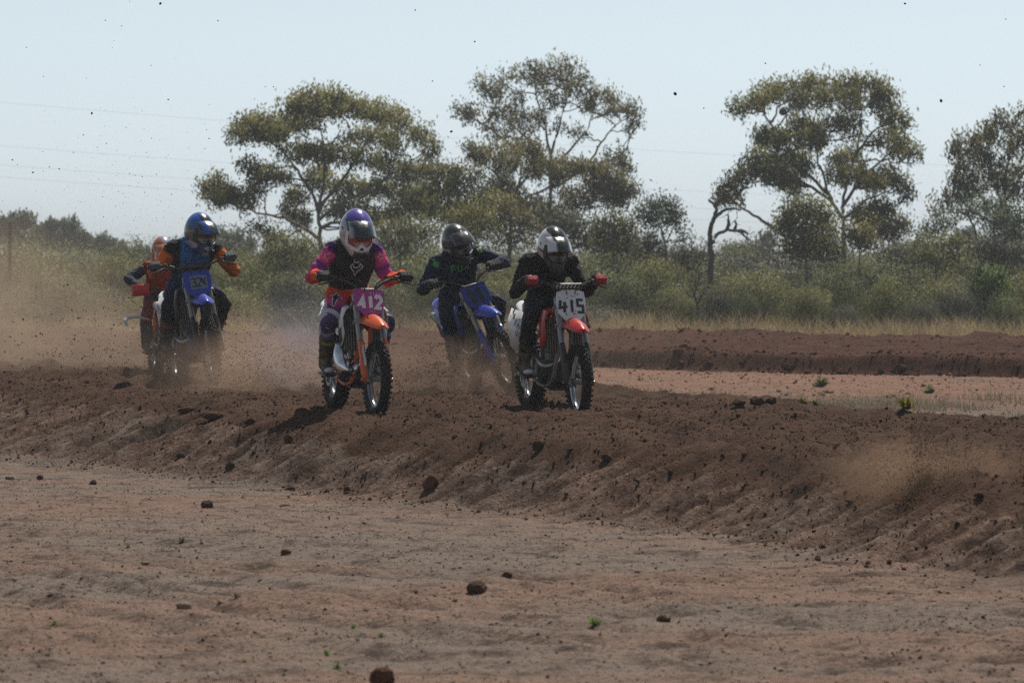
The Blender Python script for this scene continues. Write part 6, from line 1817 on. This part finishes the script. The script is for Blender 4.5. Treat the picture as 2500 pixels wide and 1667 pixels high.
cloud(-2.45, 44.3, .62, .75, .4, .32, 4500, .0022, .008, 'flying_dirt', 'dark clods sprayed low beside bike 324')
# white curved tube beside the orange bike
wp = spline([at(312, 797, 48), at(306, 783, 48), at(316, 775, 48.1), at(338, 774, 48.2), at(366, 781, 48.3)], 30)
tag(MB().tube(wp, np.interp(np.linspace(0, 1, 30), [0, .3, 1], [.012, .022, .010]), 8).build('curled_strip', WHITE, None), 'white curled strap trailing beside the small orange bike', 'strip')
# ------------------------------------------------------------------ dust
def m_dust(name, col, dens, radii, scale, seed, aniso=.3, lo=.38, hi=.68):
    t = NT(name)
    tc = t.n('ShaderNodeTexCoord')
    ln = t.n('ShaderNodeVectorMath', operation='LENGTH'); t.put(ln.inputs[0], tc.outputs['Object'])
    fall = t.math('MAXIMUM', t.math('SUBTRACT', 1.0, ln.outputs['Value']), 0.0)
    fall = t.math('POWER', fall, 1.2)
    mp = t.n('ShaderNodeMapping'); t.put(mp.inputs[0], tc.outputs['Object'])
    mp.inputs['Scale'].default_value = radii; mp.inputs['Location'].default_value = (seed * 3.1, seed * 1.7, seed)
    n_ = t.noise(mp.outputs[0], scale, 3, .6)
    d = t.math('MULTIPLY', t.math('MULTIPLY', fall, t.ramp(n_, [(lo, 0.0), (hi, 1.0)])), dens)
    p = t.n('ShaderNodeVolumePrincipled'); t.put(p.inputs['Color'], (*col, 1)); t.put(p.inputs['Density'], d); p.inputs['Anisotropy'].default_value = aniso
    return t.done(None, p)
def dust(label, c, radii, dens, col, scale, seed, name='dust_cloud', lo=.38, hi=.68):
    b = bmesh.new(); bmesh.ops.create_icosphere(b, subdivisions=2, radius=1.05); me = bpy.data.meshes.new(name); b.to_mesh(me); b.free()
    o = link(name, me, m_dust(name, col, dens, radii, scale, seed, lo=lo, hi=hi)); o.location = c; o.scale = radii
    return tag(o, label, 'dust' if name == 'dust_cloud' else 'smoke', kind='stuff')
TAN = (.66, .49, .37); BRN = (.60, .42, .31)
dust('tall tan dust cloud drifting in at the left border', (-5.9, 51, 1.0), (2.3, 2.8, 1.5), .75, TAN, 1.1, 1)
dust('low tan dust bank behind the left riders', (-4.2, 50.5, .65), (3.4, 2.6, .8), .55, TAN, 1.4, 2)
dust('brown dust boiling between bikes 324 and 412', (-2.3, 42.7, .60), (1.25, 1.5, .55), 1.8, BRN, 2.4, 3)
dust('brown dust round the wheels of bike 324', (-2.95, 44.2, .62), (1.0, .9, .62), 1.5, BRN, 2.6, 4)
dust('brown dust round the rear wheel of bike 11', (-.46, 41.0, .55), (.85, .7, .55), 3.6, BRN, 3.0, 5)
dust('orange-brown dust burst on the track at the right', (2.46, 27.75, .45), (.78, .55, .29), 3.6, (.60, .39, .26), 3.0, 6, lo=.30, hi=.85)
dust('thin dust trailing behind the riders', (-1.5, 47.5, .75), (4.5, 2.5, .8), .10, TAN, 1.2, 7, lo=.3)
dust('blue exhaust smoke behind bike 412', (-1.95, 42.0, .95), (.55, .9, .55), .55, (.50, .62, .92), 2.5, 8, 'exhaust_smoke')
# ------------------------------------------------------------------ air
def m_haze():
    t = NT('haze_air')
    p = t.n('ShaderNodeVolumePrincipled')
    p.inputs['Color'].default_value = (0.86, 0.93, 1.0, 1)
    p.inputs['Density'].default_value = 0.0005
    p.inputs['Anisotropy'].default_value = 0.35
    return t.done(None, p)
hb = bmesh.new(); bmesh.ops.create_cube(hb, size=1.0)
for v in hb.verts:
    v.co.x *= 16000; v.co.y = v.co.y * 8000 + 3800; v.co.z = -1.2 if v.co.z < 0 else 11.5
hm = bpy.data.meshes.new('haze'); hb.to_mesh(hm); hb.free()
tag(link('haze', hm, m_haze()), 'thin pale dusty haze in the air', 'haze', kind='stuff')
